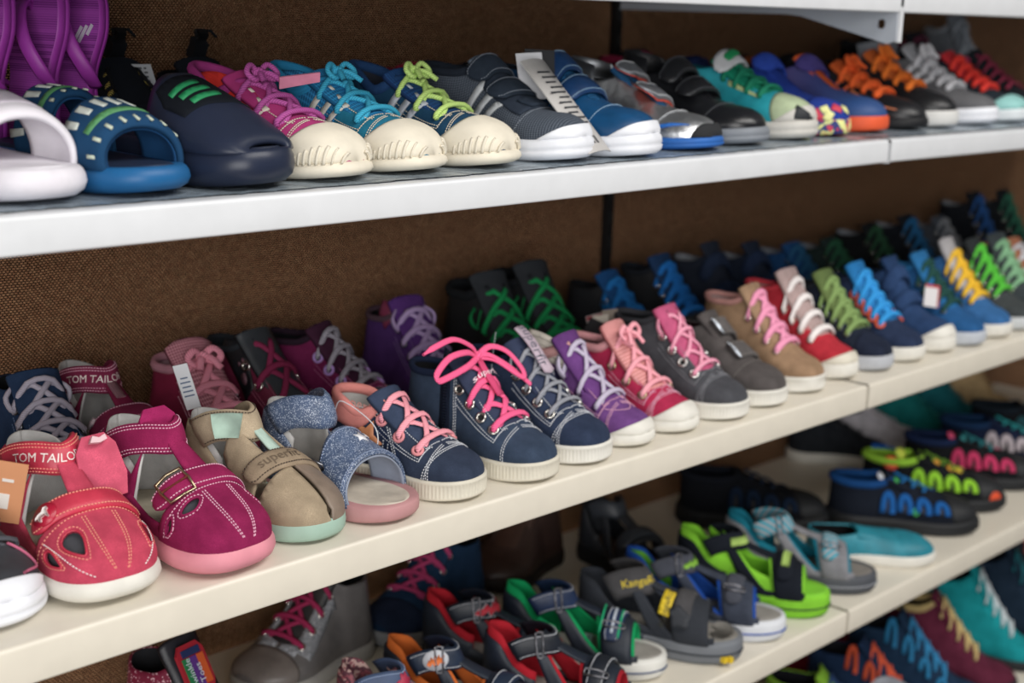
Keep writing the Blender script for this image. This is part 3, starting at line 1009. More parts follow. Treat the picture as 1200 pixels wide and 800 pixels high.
def shelf(name, label, x0, x1, z, m, end=None, sag=0.0, liner=False):
    LIP = .0262 if z == Z1 else .0308
    """A folded steel board: flat top, rounded nose, front lip, return underneath."""
    prof = []
    r = .0035
    prof.append((DEPTH - .004, z))
    prof += [(.30, z), (.15, z), (.05, z), (.02, z)]
    for k in range(6):
        a = math.pi / 2 * k / 5
        prof.append((r - r * math.sin(a), z - r + r * math.cos(a)))
    prof += [(0, z - LIP * .5)]
    for k in range(4):
        a = math.pi / 2 * k / 3
        prof.append((.002 - .002 * math.cos(a), z - LIP + .002 - .002 * math.sin(a)))
    prof += [(.016, z - LIP), (.016, z - LIP + .002), (.0025, z - LIP + .003), (.0025, z - .006), (.02, z - .0035), (DEPTH - .004, z - .0035)]
    P = np.array(prof); n = len(P); k = 24
    xs = np.linspace(x0, x1, k)
    sg = -sag * np.sin(np.pi * (xs - x0) / (x1 - x0))
    V = np.zeros((k, n, 3)); V[..., 0] = xs[:, None]; V[..., 1] = P[None, :, 0]; V[..., 2] = P[None, :, 1] + sg[:, None]
    root = thing(name, label, 'shelf', ((x0 + x1) / 2, DEPTH / 2, z - LIP))
    off = np.array([(x0 + x1) / 2, DEPTH / 2, z - LIP])
    mb = MB(); mb.add(V - off, gridf(k, n, False, True))
    b = mb.build('board', m, root, smooth=True)
    md = b.modifiers.new('e', 'EDGE_SPLIT'); md.split_angle = math.radians(40)
    for nm, xx in (('end_plate', x0 + .0006), ('end_plate', x1 - .0006)):
        e = MB(); e.box(np.array([xx, .018, z - .016]) - off, .0012, .034, LIP - .003); e.build(nm, m, root, smooth=False)
    return root


x00 = SEAM - 1.25
for z, hue, nm, sg in ((Z1, STEEL_W, 'the second shelf from the top', .004), (Z2, STEEL_C, 'the middle shelf', 0), (Z3, STEEL_C, 'the sandal shelf below the middle one', 0), (Z4, STEEL_C, 'the lowest shelf', 0), (Z1 + .174, STEEL_W, 'the topmost shelf', 0)):
    shelf('shelf', 'white steel board left of the seam, ' + nm, x00 - (.35 if z in (Z1, Z2) else 0), SEAM - .002, z, hue, sag=sg)
    shelf('shelf', 'white steel board right of the seam, ' + nm, SEAM + .004, SEAM + 1.25, z, hue, sag=sg * .3)


def bracket(z, label, m, deep=False):
    """Tapered steel arm under the seam of two boards, a hole near its nose."""
    b = thing('shelf_bracket', label, 'bracket', (SEAM, DEPTH - .003, z - (.006 if not deep else LIP - .004)))
    hc = (-.398, -.018) if deep else (-.38, -.0045)
    hr = .006 if deep else .0025
    pts = [(0, 0), (-.27, 0), (-.40, 0), (-.418, 0), (-.419, -.036), (-.408, -.040), (-.29, -.012), (-.27, -.010), (0, -.010)] if deep else [(0, 0), (-.40, 0), (-.40, -.008), (-.30, -.009), (-.04, -.012), (-.03, -.030), (0, -.030)]
    mb = MB(); n = len(pts)
    from mathutils.geometry import delaunay_2d_cdt
    hole = [(hc[0] + hr * math.cos(t), hc[1] + hr * math.sin(t)) for t in np.linspace(0, 2 * math.pi, 12, endpoint=False)]
    allp = pts + hole
    ed = [(i, (i + 1) % n) for i in range(n)] + [(n + i, n + (i + 1) % 12) for i in range(12)]
    vo, _, fo, *_ = delaunay_2d_cdt([Vector(p) for p in allp], ed, [], 1, 1e-7)
    vo = np.array([tuple(p) for p in vo])
    F = [f for f in fo if np.hypot(*(vo[list(f)].mean(0) - hc)) > hr * .9]
    for x in (-.0015, .0015):
        mb.add(np.stack([np.full(len(vo), x), vo[:, 0], vo[:, 1]], -1), np.array(F))
    for ring in (pts, hole):
        k = len(ring); A = np.array([(-.0015, p[0], p[1]) for p in ring]); B = A + (.003, 0, 0)
        mb.add(np.vstack([A, B]), [[i, (i + 1) % k, (i + 1) % k + k, i + k] for i in range(k)])
    mb.build('arm', m, b, smooth=False)
    if deep:
        mb = MB(); mb.box((0.003, -.4195, -.018), .0065, .004, .040); mb.build('nose_cap', STEEL_W, b, smooth=False)
        mb = MB(); mb.box((0.003, -.4195, .012), .0060, .003, .020); mb.build('nose_slot', BLACK, b, smooth=False)
    return b


bracket(Z1 + .174, 'grey steel bracket with a hole under the topmost shelf seam', mat('plain', '#b9bfc8', rough=.35), True)
bracket(Z1, 'white steel bracket under the second shelf from the top', STEEL_W)
bracket(Z2, 'cream steel bracket under the middle shelf', STEEL_C)
bracket(Z3, 'cream steel bracket under the sandal shelf', STEEL_C)


def plastic_film(x0, x1, label):
    """crinkled clear-grey shelf film under the sneakers"""
    m = bpy.data.materials.new('film'); m.use_nodes = True
    nt = m.node_tree; N = nt.nodes; b = N['Principled BSDF']
    b.inputs['Base Color'].default_value = lin('#8d99a3'); b.inputs['Roughness'].default_value = .18
    n = N.new('ShaderNodeTexNoise'); n.inputs['Scale'].default_value = 45; n.inputs['Detail'].default_value = 4
    tc = N.new('ShaderNodeTexCoord'); nt.links.new(tc.outputs['Object'], n.inputs['Vector'])
    bp = N.new('ShaderNodeBump'); bp.inputs['Strength'].default_value = .6; bp.inputs['Distance'].default_value = .006
    nt.links.new(n.outputs[0], bp.inputs['Height']); nt.links.new(bp.outputs[0], b.inputs['Normal'])
    k = 160
    xs = np.linspace(x0, x1, k); ys = np.linspace(.012, .40, 12)
    rr = np.random.RandomState(3)
    V = np.zeros((k, 12, 3)); V[..., 0] = xs[:, None]; V[..., 1] = ys[None]; V[:, 0, 1] += rr.rand(k) * .004
    V[..., 2] = Z1 + .0008 + rr.rand(k, 12) * .0006 - (.004 * np.sin(np.pi * np.clip((xs - (x00 - .35)) / (SEAM - x00 + .35), 0, 1)))[:, None]
    mb = MB(); mb.add(V, gridf(k, 12)); mb.add(V - (0, 0, .0004), gridf(k, 12)[:, ::-1])
    o = mb.build('shelf_film', m); tag(o, label, 'film')


plastic_film(.35, SEAM - .004, 'crinkled glossy grey film lying under the sneakers, left of the seam')
plastic_film(SEAM + .006, 2.4, 'glossy grey film under the sneakers, right of the seam')

# ------------------------------------------------------------------ shared colours
DARKLIN = mat('fabric', '#17181c')
WHITELIN = mat('fabric', '#d8d6d2')
GREYLIN = mat('fabric', '#8e9299')
ST_W = mat('plain', '#c9ccd2'); ST_P = mat('plain', '#e0a9bf'); ST_D = mat('plain', '#4a3b30')
NICKEL = mat('metal', '#c9c6c0', rough=.28); GUN = mat('metal', '#77777c', rough=.35); BRASS = mat('metal', '#b8a88a', rough=.3)
SOLE_W = mat('rubber', '#dedbd2'); SOLE_C = mat('rubber', '#d6d0c0'); SOLE_B = mat('rubber', '#e6e8ee', rough=.45)


def laced(name, label, cat, toe, z, yaw, up, lining=None, L=.162, W=.071, hc=.072, q=1.0, sole=('ribbed', None, None), lace=None, n=4, eye=None, tongue=None, ext=.012,
          collar=None, cr=.003, bow=None, lw=.0048, cross=True, bars='all', st=.40, sv=.73, zs=.0180, toeh=.0225, stitch=None, toecap=None, counter=None, eyestay=None, bumper=None, toeseam=True,
          group=None, foot=1, inset=.0075, R=.0034, T=None, tilt=(0, 0), lift=0, gap=None, lean=.05, taper=.22, tw=.048, panel=None, inst=None, lh=.0011, bend=.3, zt=None, counter_h=.55, H=None, blunt=2.4):
    if zt is None and sole[0] in ('chunky', 'round'): zt = [(0, zs * 1.25), (.4, zs), (.75, zs * .9), (1, zs * 1.1)]
    S = Shoe(name, label, cat, toe, z, yaw, L, W, hc, q, foot, st, sv, zs, zt, inst, toeh, group, T=T, tilt=tilt, lift=lift, gap=gap, lean=lean, taper=taper, H=H, blunt=blunt)
    S.sole(sole[1] or SOLE_W, sole[0])
    S.upper(up, lining or DARKLIN)
    if collar: S.collar(collar, cr)
    if eyestay:
        for sd in (-1, 1):
            S.gpatch('eyestay', eyestay, lambda a, b, sd=sd: (S.st - .015 + (S.sv + .03 - S.st + .015) * a, sd * (np.clip(S.ve(S.st - .015 + (S.sv + .03 - S.st + .015) * a), .02, 1) + b * (.30 + .08 * a)) * np.where(a > .97, 1, 1)), .0010, -.0006, 16, 6)
    if counter:
        for sd in (-1, 1):
            S.gpatch('heel_counter', counter, lambda a, b, sd=sd: (.30 * a ** 1.5 * (1 - .25 * b), sd * (1 - (1 - S.ve(S._z(0))) * counter_h * b)) if False else (.30 * a ** 1.5 * (1 - .3 * b), sd * (1 - counter_h * b)), .0010, -.0006, 14, 6)
    if toecap:
        S.gpatch('toe_cap', toecap, lambda a, b: (1 - (1 - b) * (.24 - .05 * np.abs(2 * a - 1) ** 2), (2 * a - 1) * .995), .0011, -.0005, 24, 12)
    if bumper:
        bs, bh = bumper[1], bumper[2]
        S.gpatch('toe_bumper', bumper[0], lambda a, b: ((1 - (1 - b) ** 1.0 * (bs + .16 * np.abs(2 * a - 1) ** 3)), (2 * a - 1) * .998), .0022, -.0005, 28, 12)
    S.tongue(tongue or up, ext=ext, w0=.044, w1=tw, bend=bend)
    if lace:
        S.laces(lace, n, eye, lw, bow, inset, R, cross, bars, lh=lh)
    if panel: panel(S)
    if stitch and q > .74:
        cs = []
        ev = lambda t, k, sd: (S.st + (S.sv + .015 - S.st) * t, sd * np.clip(S.ve(S.st + (S.sv + .015 - S.st) * t) + k, .02, 1))
        for sd in (-1, 1):
            for k in (.27, .315): cs.append(S.curve(lambda t, sd=sd, k=k: ev(t, k, sd)))
            cs.append(S.curve(lambda t, sd=sd: ev(t, .035, sd)))
            for k in (0, .012): cs.append(S.curve(lambda t, sd=sd, k=k: (S.sv + .03 + k + .05 * t - .02 * t * t, sd * (.05 + .9 * t))))
        if toeseam:
            for k in (0, .014): cs.append(S.curve(lambda t, k=k: (.785 + k + .035 * np.cos((2 * t - 1) * np.pi / 2) - .035, (2 * t - 1) * .97), 60))
        S.seams(stitch, cs, off=.0008)
    return S


G2 = 'shoes in the front row of the middle shelf'
G2R = 'shoes in the rear row of the middle shelf'
G1 = 'shoes in the front row of the second shelf from the top'
G1R = 'shoes behind the front row on the second shelf from the top'
G3 = 'sandals on the shelf below the middle one'
G3R = 'shoes at the back of the sandal shelf'
G4 = 'shoes on the lowest shelf'
# ------------------------------------------------------------------ middle shelf, front row
NAVY = mat('suede', '#303a4e'); NAVY2 = mat('suede', '#36425a'); NAVYD = mat('suede', '#252d3f')
PINKL = mat('lace', '#e89aa6'); HOTPINK = mat('lace', '#ee5f8d'); PEACH = mat('ribknit', '#d88780'); PEACHL = mat('leather', '#cf8a60')


def star_panel(S):
    for sd in (-1, 1):
        S.gpatch('collar_pad', PEACH, lambda a, b, sd=sd: (S.st * (1 - np.cos(a * np.pi / 2)), sd * (S.ve(S.st * (1 - np.cos(a * np.pi / 2))) - .01 + (.20 - .10 * a) * b)), .0032, -.0005, 18, 7)
    # peach star on the side, dark side panel, printed maker's word
    S.poly('side_panel', mat('fabric', '#222f4b'), [(.30, -.97), (.53, -.97), (.60, -.78), (.52, -.62), (.42, -.60), (.30, -.70)], off=.0008)
    S.poly('star', PEACHL, [(.235, -.70), (.31, -.70), (.35, -.61), (.365, -.72), (.44, -.75), (.38, -.83), (.41, -.96), (.33, -.89), (.265, -.95), (.295, -.81)], off=.0020)
    S.text('superfit', .235, -.565, .0100, -80, mat('plain', '#c98f86'), .0012)
    S.seams(ST_W, [S.curve(lambda t: (.12 + .34 * t, -(.62 - .12 * t + .12 * np.sin(np.pi * t) * 0)), 40), S.curve(lambda t: (.44 + .13 * np.sin(t * np.pi / 2), -(.56 + .40 * t)), 40), S.curve(lambda t: (.46 + .13 * np.sin(t * np.pi / 2), -(.55 + .41 * t)), 40),
                    S.curve(lambda t: (.44 + .02 * t, -(.70 + .25 * t)), 20), S.curve(lambda t: (.48 + .02 * t, -(.70 + .25 * t)), 20)], off=.0011)


laced('sneaker', 'navy suede low sneaker with peach star, peach collar and pink laces', 'shoe', (.853, .014), Z2, 15, NAVY, WHITELIN, hc=.060, L=.160, W=.073, sole=('ribbed', SOLE_C),
      lace=PINKL, n=3, eye=mat('rubber', '#dd8f93'), tongue=NAVY2, ext=.010, collar=PEACH, cr=.0042, bars='all', lw=.0062, stitch=ST_W, T=[(0, .058), (.12, .054), (.25, .045), (.40, .060)], group=G2, panel=star_panel, R=.0045, st=.38, sv=.72)


def zip_panel(S):
    S.poly('zip', mat('fabric', '#10182a'), [(.26, -.34), (.315, -.34), (.40, -.95), (.33, -.95)], off=.0012)
    zz = MB()
    a = np.linspace(.36, .93, 34)
    for v in a:
        p = S.F(np.array(.287 + .08 * (v - .34) / .6), np.array(-v), np.array(.0014)); zz.box(p, .0030, .0012, .0012)
    o = zz.build('zip_teeth', mat('metal', '#56627a', rough=.4), S.root, smooth=False); o['kind'] = 'stuff'
    S.poly('lace_loop', mat('fabric', '#e0527f'), [(.43, -.085), (.43, .085), (.60, .085), (.60, -.085)], off=.0078, inner=.006)
    S.text('superfit', .485, 0.0, .0066, -4, mat('plain', '#f3d7e0'), .0086)
    S.seams(ST_W, [S.curve(lambda t: (.34 + .10 * t, -(.34 + .62 * t)), 40), S.curve(lambda t: (.355 + .10 * t, -(.34 + .62 * t)), 40)], off=.0010)


laced('ankle_boot', 'navy suede ankle boot with hot pink laces tied in a bow', 'shoe', (.940, .006), Z2, 11, mat('suede', '#364459'), DARKLIN, hc=.080, L=.168, W=.073, sole=('ribbed', SOLE_C),
      lace=HOTPINK, n=4, eye=NICKEL, tongue=mat('fabric', '#39415a'), ext=.006, collar=mat('fabric', '#1c2740'), bow='bow', lw=.0066, stitch=ST_W, group=G2, panel=zip_panel, toeseam=False, R=.0042, bars='odd', lh=.0014)


def silv_panel(S):
    P, Nn, hw = S.tg
    S.seams(ST_W, [S.curve(lambda t: (.22 + .06 * t, -(.36 + .60 * t)), 40)], off=.0008)
    # pale tongue flag with lettering
    S.poly('tongue_flag', mat('fabric', '#cbb9c6'), [(.30, -.17), (.30, .17), (.545, .15), (.56, 0), (.545, -.15)], off=.0085, inner=.0065)
    S.text('superfit', .41, 0.0, .0105, 262, mat('plain', '#6d6b78'), .0090, name='lettering')


laced('ankle_boot', 'navy suede ankle boot with silver laces and pale pink tongue flag', 'shoe', (1.020, 0.009), Z2, 11, mat('suede', '#2b374f'), DARKLIN, hc=.080, L=.168, W=.073, sole=('ribbed', SOLE_W),
      lace=mat('lace', '#a9abb3', '#6d7078', scale=500), n=4, eye=NICKEL, tongue=mat('fabric', '#39425c'), ext=.012, collar=mat('fabric', '#1a243e'), bow='loops', lw=.0046, stitch=ST_W, group=G2, panel=silv_panel, R=.0042)


def purple_panel(S):
    S.poly('side_panel', mat('leather', '#d9d2c6'), [(.12, -.46), (.38, -.40), (.40, -.58), (.14, -.66)], off=.0012)
    S.poly('side_panel', mat('suede', '#241f42'), [(.10, -.70), (.40, -.61), (.45, -.86), (.20, -.97), (.10, -.97)], off=.0011)
    S.seams(ST_D, [S.curve(lambda t: (.14 + .25 * t, -(.50 - .05 * t)), 20), S.curve(lambda t: (.14 + .25 * t, -(.55 - .05 * t)), 20), S.curve(lambda t: (.14 + .25 * t, -(.60 - .05 * t)), 20)], off=.0014)
    S.seams(ST_P, [S.curve(lambda t: (.74 + .10 * np.sin(t * np.pi), -.45 + .9 * t), 40), S.curve(lambda t: (.38 + .05 * t, -(.30 + .66 * t)), 40)], off=.0008)


laced('ankle_boot', 'bright purple suede ankle boot with lilac laces and white rubber toe', 'shoe', (1.097, 0.017), Z2, 12, mat('suede', '#6f4583'), DARKLIN, hc=.080, L=.164, W=.066, sole=('plain', SOLE_W), zs=.012,
      lace=mat('lace', '#b9b0c4'), n=3, eye=mat('metal', '#6d4a80', rough=.4), tongue=mat('suede', '#683d7c'), ext=.012, collar=mat('ribknit', '#c08f8d'), cr=.005, bow='loops', lw=.0058, lh=.0018, stitch=ST_P, group=G2, panel=purple_panel, bumper=(SOLE_W, .045, 0), R=.0036, bars='all', toeseam=False)

laced('sneaker', 'raspberry red sneaker with pale pink mesh tongue and white rubber toe', 'shoe', (1.170, 0.017), Z2, 8, mat('suede', '#b52d52'), DARKLIN, hc=.076, L=.164, W=.066, sole=('plain', SOLE_W), zs=.012,
      lace=mat('lace', '#eaa0ab'), n=3, eye=BRASS, tongue=mat('mesh', '#e3a9a6', '#b9706f', scale=520), ext=.018, tw=.044, collar=mat('fabric', '#e0a0a4'), cr=.004, bow='tied', lw=.0060, lh=.0018, stitch=ST_P, group=G2, bumper=(SOLE_W, .085, 0), R=.004, T=[(0, .066), (.14, .062), (.28, .062), (.40, .076)])

laced('ankle_boot', 'dark grey suede ankle boot with long pink glitter laces', 'shoe', (1.254, 0.012), Z2, 10, mat('suede', '#4a4b50'), DARKLIN, hc=.088, L=.170, W=.074, sole=('ribbed', SOLE_W),
      lace=mat('lace', '#e07096', '#f0bccb', scale=420), n=4, eye=mat('metal', '#dcdad6', rough=.3), tongue=mat('suede', '#c25a80'), ext=.006, collar=mat('fabric', '#3b3c41'), bow='loops', lw=.0052, stitch=mat('plain', '#85868c'), group=G2, R=.0042, bars='odd')


def velcro(name, label, cat, toe, z, yaw, up, strapm, L=.162, W=.072, hc=.066, q=1.0, sole=('ribbed', None), straps=((.44, .013), (.57, .012)), lining=None, tongue=None, collar=None, stitch=None, group=None, lift=None, slin=None, zs=.018,
           toeh=.0255, toecap=None, bumper=None, panel=None, T=None, st=.40, sv=.66, va=-.62, vb=.55, foot=1, ext=.012, tilt=(0, 0), rnd=True, counter=None, liftz=0, toe_up=0, zt=None, strap_t=.0034, tw=.044, keeper=None):
    if zt is None and sole[0] in ('chunky', 'round'): zt = [(0, zs * 1.25), (.4, zs), (.75, zs * .9), (1, zs * 1.1)]
    S = Shoe(name, label, cat, toe, z, yaw, L, W, hc, q, foot, st, sv, zs, zt, None, toeh, group, T=T, tilt=tilt, lift=liftz, gap=[(st, .014), (sv, .010)])
    S.sole(sole[1] or SOLE_W, sole[0], toe_up=toe_up)
    S.upper(up, lining or DARKLIN)
    if collar: S.collar(collar, .0035)
    S.tongue(tongue or up, ext=ext, w1=tw)
    if toecap:
        S.gpatch('toe_cap', toecap, lambda a, b: (1 - (1 - b) * (.24 - .05 * np.abs(2 * a - 1) ** 2), (2 * a - 1) * .995), .0011, -.0005, 24, 12)
    if bumper:
        S.gpatch('toe_bumper', bumper[0], lambda a, b: ((1 - (1 - b) * (bumper[1] + .16 * np.abs(2 * a - 1) ** 3)), (2 * a - 1) * .998), .0022, -.0005, 28, 12)
    if counter:
        for sd in (-1, 1):
            S.gpatch('heel_counter', counter, lambda a, b, sd=sd: (.30 * a ** 1.5 * (1 - .3 * b), sd * (1 - .55 * b)), .0010, -.0006, 14, 6)
    for s, hw in straps:
        S.ribbon(strapm, lambda a, s=s: (s - .05 * (va + (vb - va) * a) ** 2 + .02 * a, va + (vb - va) * a), hw * .93, off=.0075, t=strap_t, stitch=(.10, .90) if stitch else None, stm=stitch, round_a=rnd, lining=slin, lift=(lambda a: (lift or 0) * np.clip(1 - a / .35, 0, 1) ** 2) if lift else None)
        if keeper: S.rring(.03, .0010, hw * .88, keeper, r=.0009)
    if panel: panel(S)
    if stitch and q > .74:
        S.seams(stitch, [S.curve(lambda t: (.74 - .03 * (2 * t - 1) ** 2 * 2, (2 * t - 1) * .96), 60)], off=.0008)
    return S


def ring(S, s, v, sx=.012, sz=.007, m=None, rot=0.0, name='strap_ring', r=.0011, off=.006):
    """rectangular strap keeper lying on the last"""
    e = .004
    p = S.F(np.array(s), np.array(v), np.array(off)); n = S.N(np.array(s), np.array(v))
    a = norm(S._F(np.array(s + e), np.array(v)) - S._F(np.array(s - e), np.array(v))); b = np.cross(n, a)
    if rot:
        c, sn = math.cos(rot), math.sin(rot); a, b = a * c + b * sn, b * c - a * sn
    P = [p + a * x * sx + b * y * sz for x, y in ((-1, -1), (0, -1.05), (1, -1), (1.04, 0), (1, 1), (0, 1.05), (-1, 1), (-1.04, 0))]
    mb = MB(); tube(mb, np.array(P), r, r, 6, up=n, closed=True)
    return mb.build(name, m or GUN, S.root)


def grey_panel(S):
    for s in (.43, .575): ring(S, s - .005, .50, .015, .004, mat('metal', '#8d8f96', rough=.3), r=.0016, off=.009)


velcro('velcro_shoe', 'grey-brown suede shoe with two wide grey velcro straps', 'shoe', (1.332, 0.015), Z2, 8, mat('suede', '#55504f'), mat('suede', '#5e5a59'), hc=.066, straps=((.45, .0125), (.615, .0125)), stitch=mat('plain', '#77726e'), group=G2, keeper=mat('metal', '#b9c0c8', rough=.3), sole=('ribbed', SOLE_W), va=-.30, vb=.85, lining=mat('fabric', '#3a2427'))
Q2 = .75
laced('ankle_boot', 'beige suede ankle boot with wide pink laces', 'shoe', (1.420, 0.021), Z2, 8, mat('suede', '#9d7f64'), mat('fabric', '#b59a98'), hc=.088, q=Q2, sole=('ribbed', SOLE_W), lace=mat('lace', '#e795b4'), n=4, eye=mat('metal', '#d8cfc0', rough=.3), tongue=mat('suede', '#a5876c'),
          ext=.010, collar=mat('fabric', '#c08d86'), lw=.0082, lh=.0016, group=G2, bars='all')
laced('sneaker', 'red suede high-top with broad white laces and white toe', 'shoe', (1.505, 0.029), Z2, 4, mat('suede', '#b92f3c'), mat('fabric', '#b8a6a4'), W=.066, hc=.092, q=Q2, sole=('plain', SOLE_W), lace=mat('lace', '#e6e0de'), n=4, eye=mat('metal', '#d8cfc0', rough=.3),
      tongue=mat('suede', '#b8a19e'), ext=.014, collar=mat('suede', '#c23945'), lw=.0085, lh=.0018, group=G2, bars='all', bumper=(SOLE_C, .05, 0), cross=False)
laced('sneaker', 'black and navy sneaker with olive green laces', 'shoe', (1.577, 0.022), Z2, 4, mat('suede', '#1b2333'), None, W=.066, hc=.086, q=Q2, sole=('plain', mat('rubber', '#b4b7bd')), lace=mat('lace', '#7f9a5c'), n=5, eye=GUN, tongue=mat('fabric', '#6a7d4a'), ext=.012,
      lw=.007, lh=.0018, group=G2, toecap=mat('suede', '#1c2438'), collar=mat('fabric', '#20252d'))
laced('sneaker', 'navy sneaker with bright blue laces and orange eyelets', 'shoe', (1.656, 0.022), Z2, 4, mat('suede', '#25324e'), None, hc=.086, q=Q2, sole=('plain', SOLE_W), lace=mat('lace', '#2f92d6'), n=5, eye=mat('rubber', '#e0603f'), tongue=mat('fabric', '#2b7fc0'), ext=.014,
      lw=.0078, lh=.002, group=G2, collar=mat('fabric', '#1e2840'), R=.005)
velcro('velcro_shoe', 'plain navy suede velcro shoe with white sole beside a red-edged tag', 'shoe', (1.738, 0.022), Z2, 3, mat('suede', '#263f66'), mat('suede', '#2a436b'), q=Q2, W=.068, hc=.086, straps=((.44, .010), (.58, .010)), group=G2, sole=('plain', SOLE_W), bumper=(SOLE_W, .06))
laced('sneaker', 'mid blue suede sneaker with dark green laces', 'shoe', (1.808, 0.014), Z2, 3, mat('suede', '#24588c'), None, W=.068, hc=.086, q=Q2, sole=('plain', mat('rubber', '#b9bec6')), lace=mat('lace', '#16433d'), n=5, eye=GUN, tongue=mat('suede', '#2a6fa5'), ext=.014, lw=.007, lh=.0018, group=G2,
      collar=mat('fabric', '#2a6fa5'))
laced('sneaker', 'light blue sneaker with yellow laces and pale grey tongue', 'shoe', (1.888, 0.015), Z2, 3, mat('suede', '#35679c'), None, hc=.092, q=Q2, sole=('plain', SOLE_W), lace=mat('lace', '#e4b52f'), n=5, eye=GUN, tongue=mat('fabric', '#b7b4b6'), ext=.020, tw=.042, lw=.0075, lh=.0018, group=G2)
laced('sneaker', 'dark grey sneaker with neon green laces beyond the yellow-laced one', 'shoe', (1.964, 0.016), Z2, 3, mat('suede', '#3f4445'), None, hc=.092, q=Q2, sole=('plain', mat('rubber', '#c4c8ca')), lace=mat('lace', '#53b83a'), n=5, eye=NICKEL, tongue=mat('fabric', '#2f3335'), ext=.012, lw=.007, lh=.0018, group=G2)
laced('sneaker', 'grey sneaker with pale green laces beside the neon green-laced one', 'shoe', (2.038, 0.026), Z2, -8, mat('suede', '#3a4144'), None, hc=.090, q=.5, sole=('plain', SOLE_W), lace=mat('lace', '#7fae86'), n=5, eye=NICKEL, group=G2, ext=.012, lw=.007)
laced('sneaker', 'dusty orange and grey sneaker at the far end of the front row', 'shoe', (2.118, 0.036), Z2, -8, mat('suede', '#a0684e'), None, hc=.075, q=.5, sole=('plain', SOLE_W), lace=mat('lace', '#c3c6cb'), n=4, group=G2, collar=mat('fabric', '#b97559'))
laced('sneaker', 'far blue-grey sneaker past the dusty orange one', 'shoe', (2.198, 0.036), Z2, -8, mat('suede', '#4b5568'), None, hc=.075, q=.45, sole=('plain', SOLE_W), lace=mat('lace', '#c3c6cb'), n=4, group=G2)

# ------------------------------------------------------------------ sandal families
def sandal(name, label, cat, toe, z, yaw, solem, footm, style='plain', L=.165, W=.074, q=1.0, zs=.016, group=None, foot=1, hc=.060, toeh=.028, H=None, T=None, zt=None, n=None, fz=0.0, tilt=(0, 0), lift=0, blunt=2.4, spring=.004):
    H = H or [(0, .096), (.18, .089), (.34, .071), (.44, .059), (.56, .047), (.68, .038), (.80, .032), (.9, .028), (1, .024)]
    T = T or [(0, .060), (.12, .057), (.24, .045), (.36, .030), (1, .02)]
    S = Shoe(name, label, cat, toe, z, yaw, L, W, hc, q, foot, .36, .62, zs, zt, None, toeh, group, T=T, H=H, n=n or [(0, 2.9), (.4, 2.5), (1, 2.3)], tilt=tilt, lift=lift, taper=.15, lean=.0, blunt=blunt, spring=spring)
    S.sole(solem, style, top=.003)
    S.footbed(footm, z=fz)
    return S


def counter(S, m, lining=None, s1=.34, off=.0015, t=.0025, top=None, margin=.05, name='heel_counter', p=1.7):
    """The heel cup: two cheeks that meet behind the heel."""
    for sd in (-1, 1):
        def P(a, b, sd=sd, mg=0.0):
            s = s1 * a ** p
            e = S.ve(s)
            return s, sd * (1 - (1 - e + mg) * b)
        o = S.gpatch(name, m, P, off, off - t, 18, 8)
        if lining is not None:
            S.gpatch('heel_lining', lining, lambda a, b, sd=sd: P(a, b, sd, margin), off - t - .0002, off - t - .0034, 18, 8, parent=o)


def band(S, name, m, sa, sb, va=-1.0, vb=1.0, off=.003, t=.0022, lining=None, margin=.014, na=28, nb=9, lift=None, lname='band_lining', parent=None):
    fa = sa if callable(sa) else (lambda v: sa + 0 * v)
    fb = sb if callable(sb) else (lambda v: sb + 0 * v)

    def P(a, b, mg=0.0):
        v = va + (vb - va) * a
        return (fa(v) - mg) + (fb(v) - fa(v) + 2 * mg) * b, v
    o = S.gpatch(name, m, P, off, off - t, na, nb, lift=lift, parent=parent)
    if lining is not None:
        S.gpatch(lname, lining, lambda a, b: P(a, b, margin), off - t - .0001, off - t - .0022, na, nb, lift=lift, parent=o)
    return o


def bstitch(S, o, m, rows, off):
    """rows of stitches given as (s(t), v(t)) laid at a height over the last"""
    if S.q < .75: return
    mb = MB(); t = np.linspace(.02, .98, 60)
    for f in rows:
        s, v = f(t); s, v = np.broadcast_arrays(s, v)
        S.stitch_l(mb, s + 0 * t, v + 0 * t, np.full(len(t), off + .0002))
    k = mb.build('stitching', m, o); k['kind'] = 'stuff'


def plate(S, name, m, pts, org, ux, uy, t=.0022, curl=0.0, parent=None):
    """A flat cut piece of leather, held in the shoe's own axes."""
    n = len(pts)
    vo, _, fo, *_ = geometry.delaunay_2d_cdt([Vector(p) for p in pts], [(i, (i + 1) % n) for i in range(n)], [], 1, 1e-7)
    V = np.array([tuple(p) for p in vo]); ux = norm(np.array(ux, float)); uy = norm(np.array(uy, float)); w = np.cross(ux, uy)
    A = np.array(org) + V[:, :1] * ux + V[:, 1:] * uy + (V[:, :1] ** 2 * curl) * w
    mb = MB(); F = np.array(list(fo)); mb.add(A + w * t / 2, F); mb.add(A - w * t / 2, F[:, ::-1])
    k = len(vo)
    Pn = np.array(pts); B = np.array(org) + Pn[:, :1] * ux + Pn[:, 1:] * uy + (Pn[:, :1] ** 2 * curl) * w
    mb.add(np.vstack([B + w * t / 2, B - w * t / 2]), [[i, i + n, (i + 1) % n + n, (i + 1) % n] for i in range(n)])
    return mb.build(name, m, parent or S.root, smooth=False)


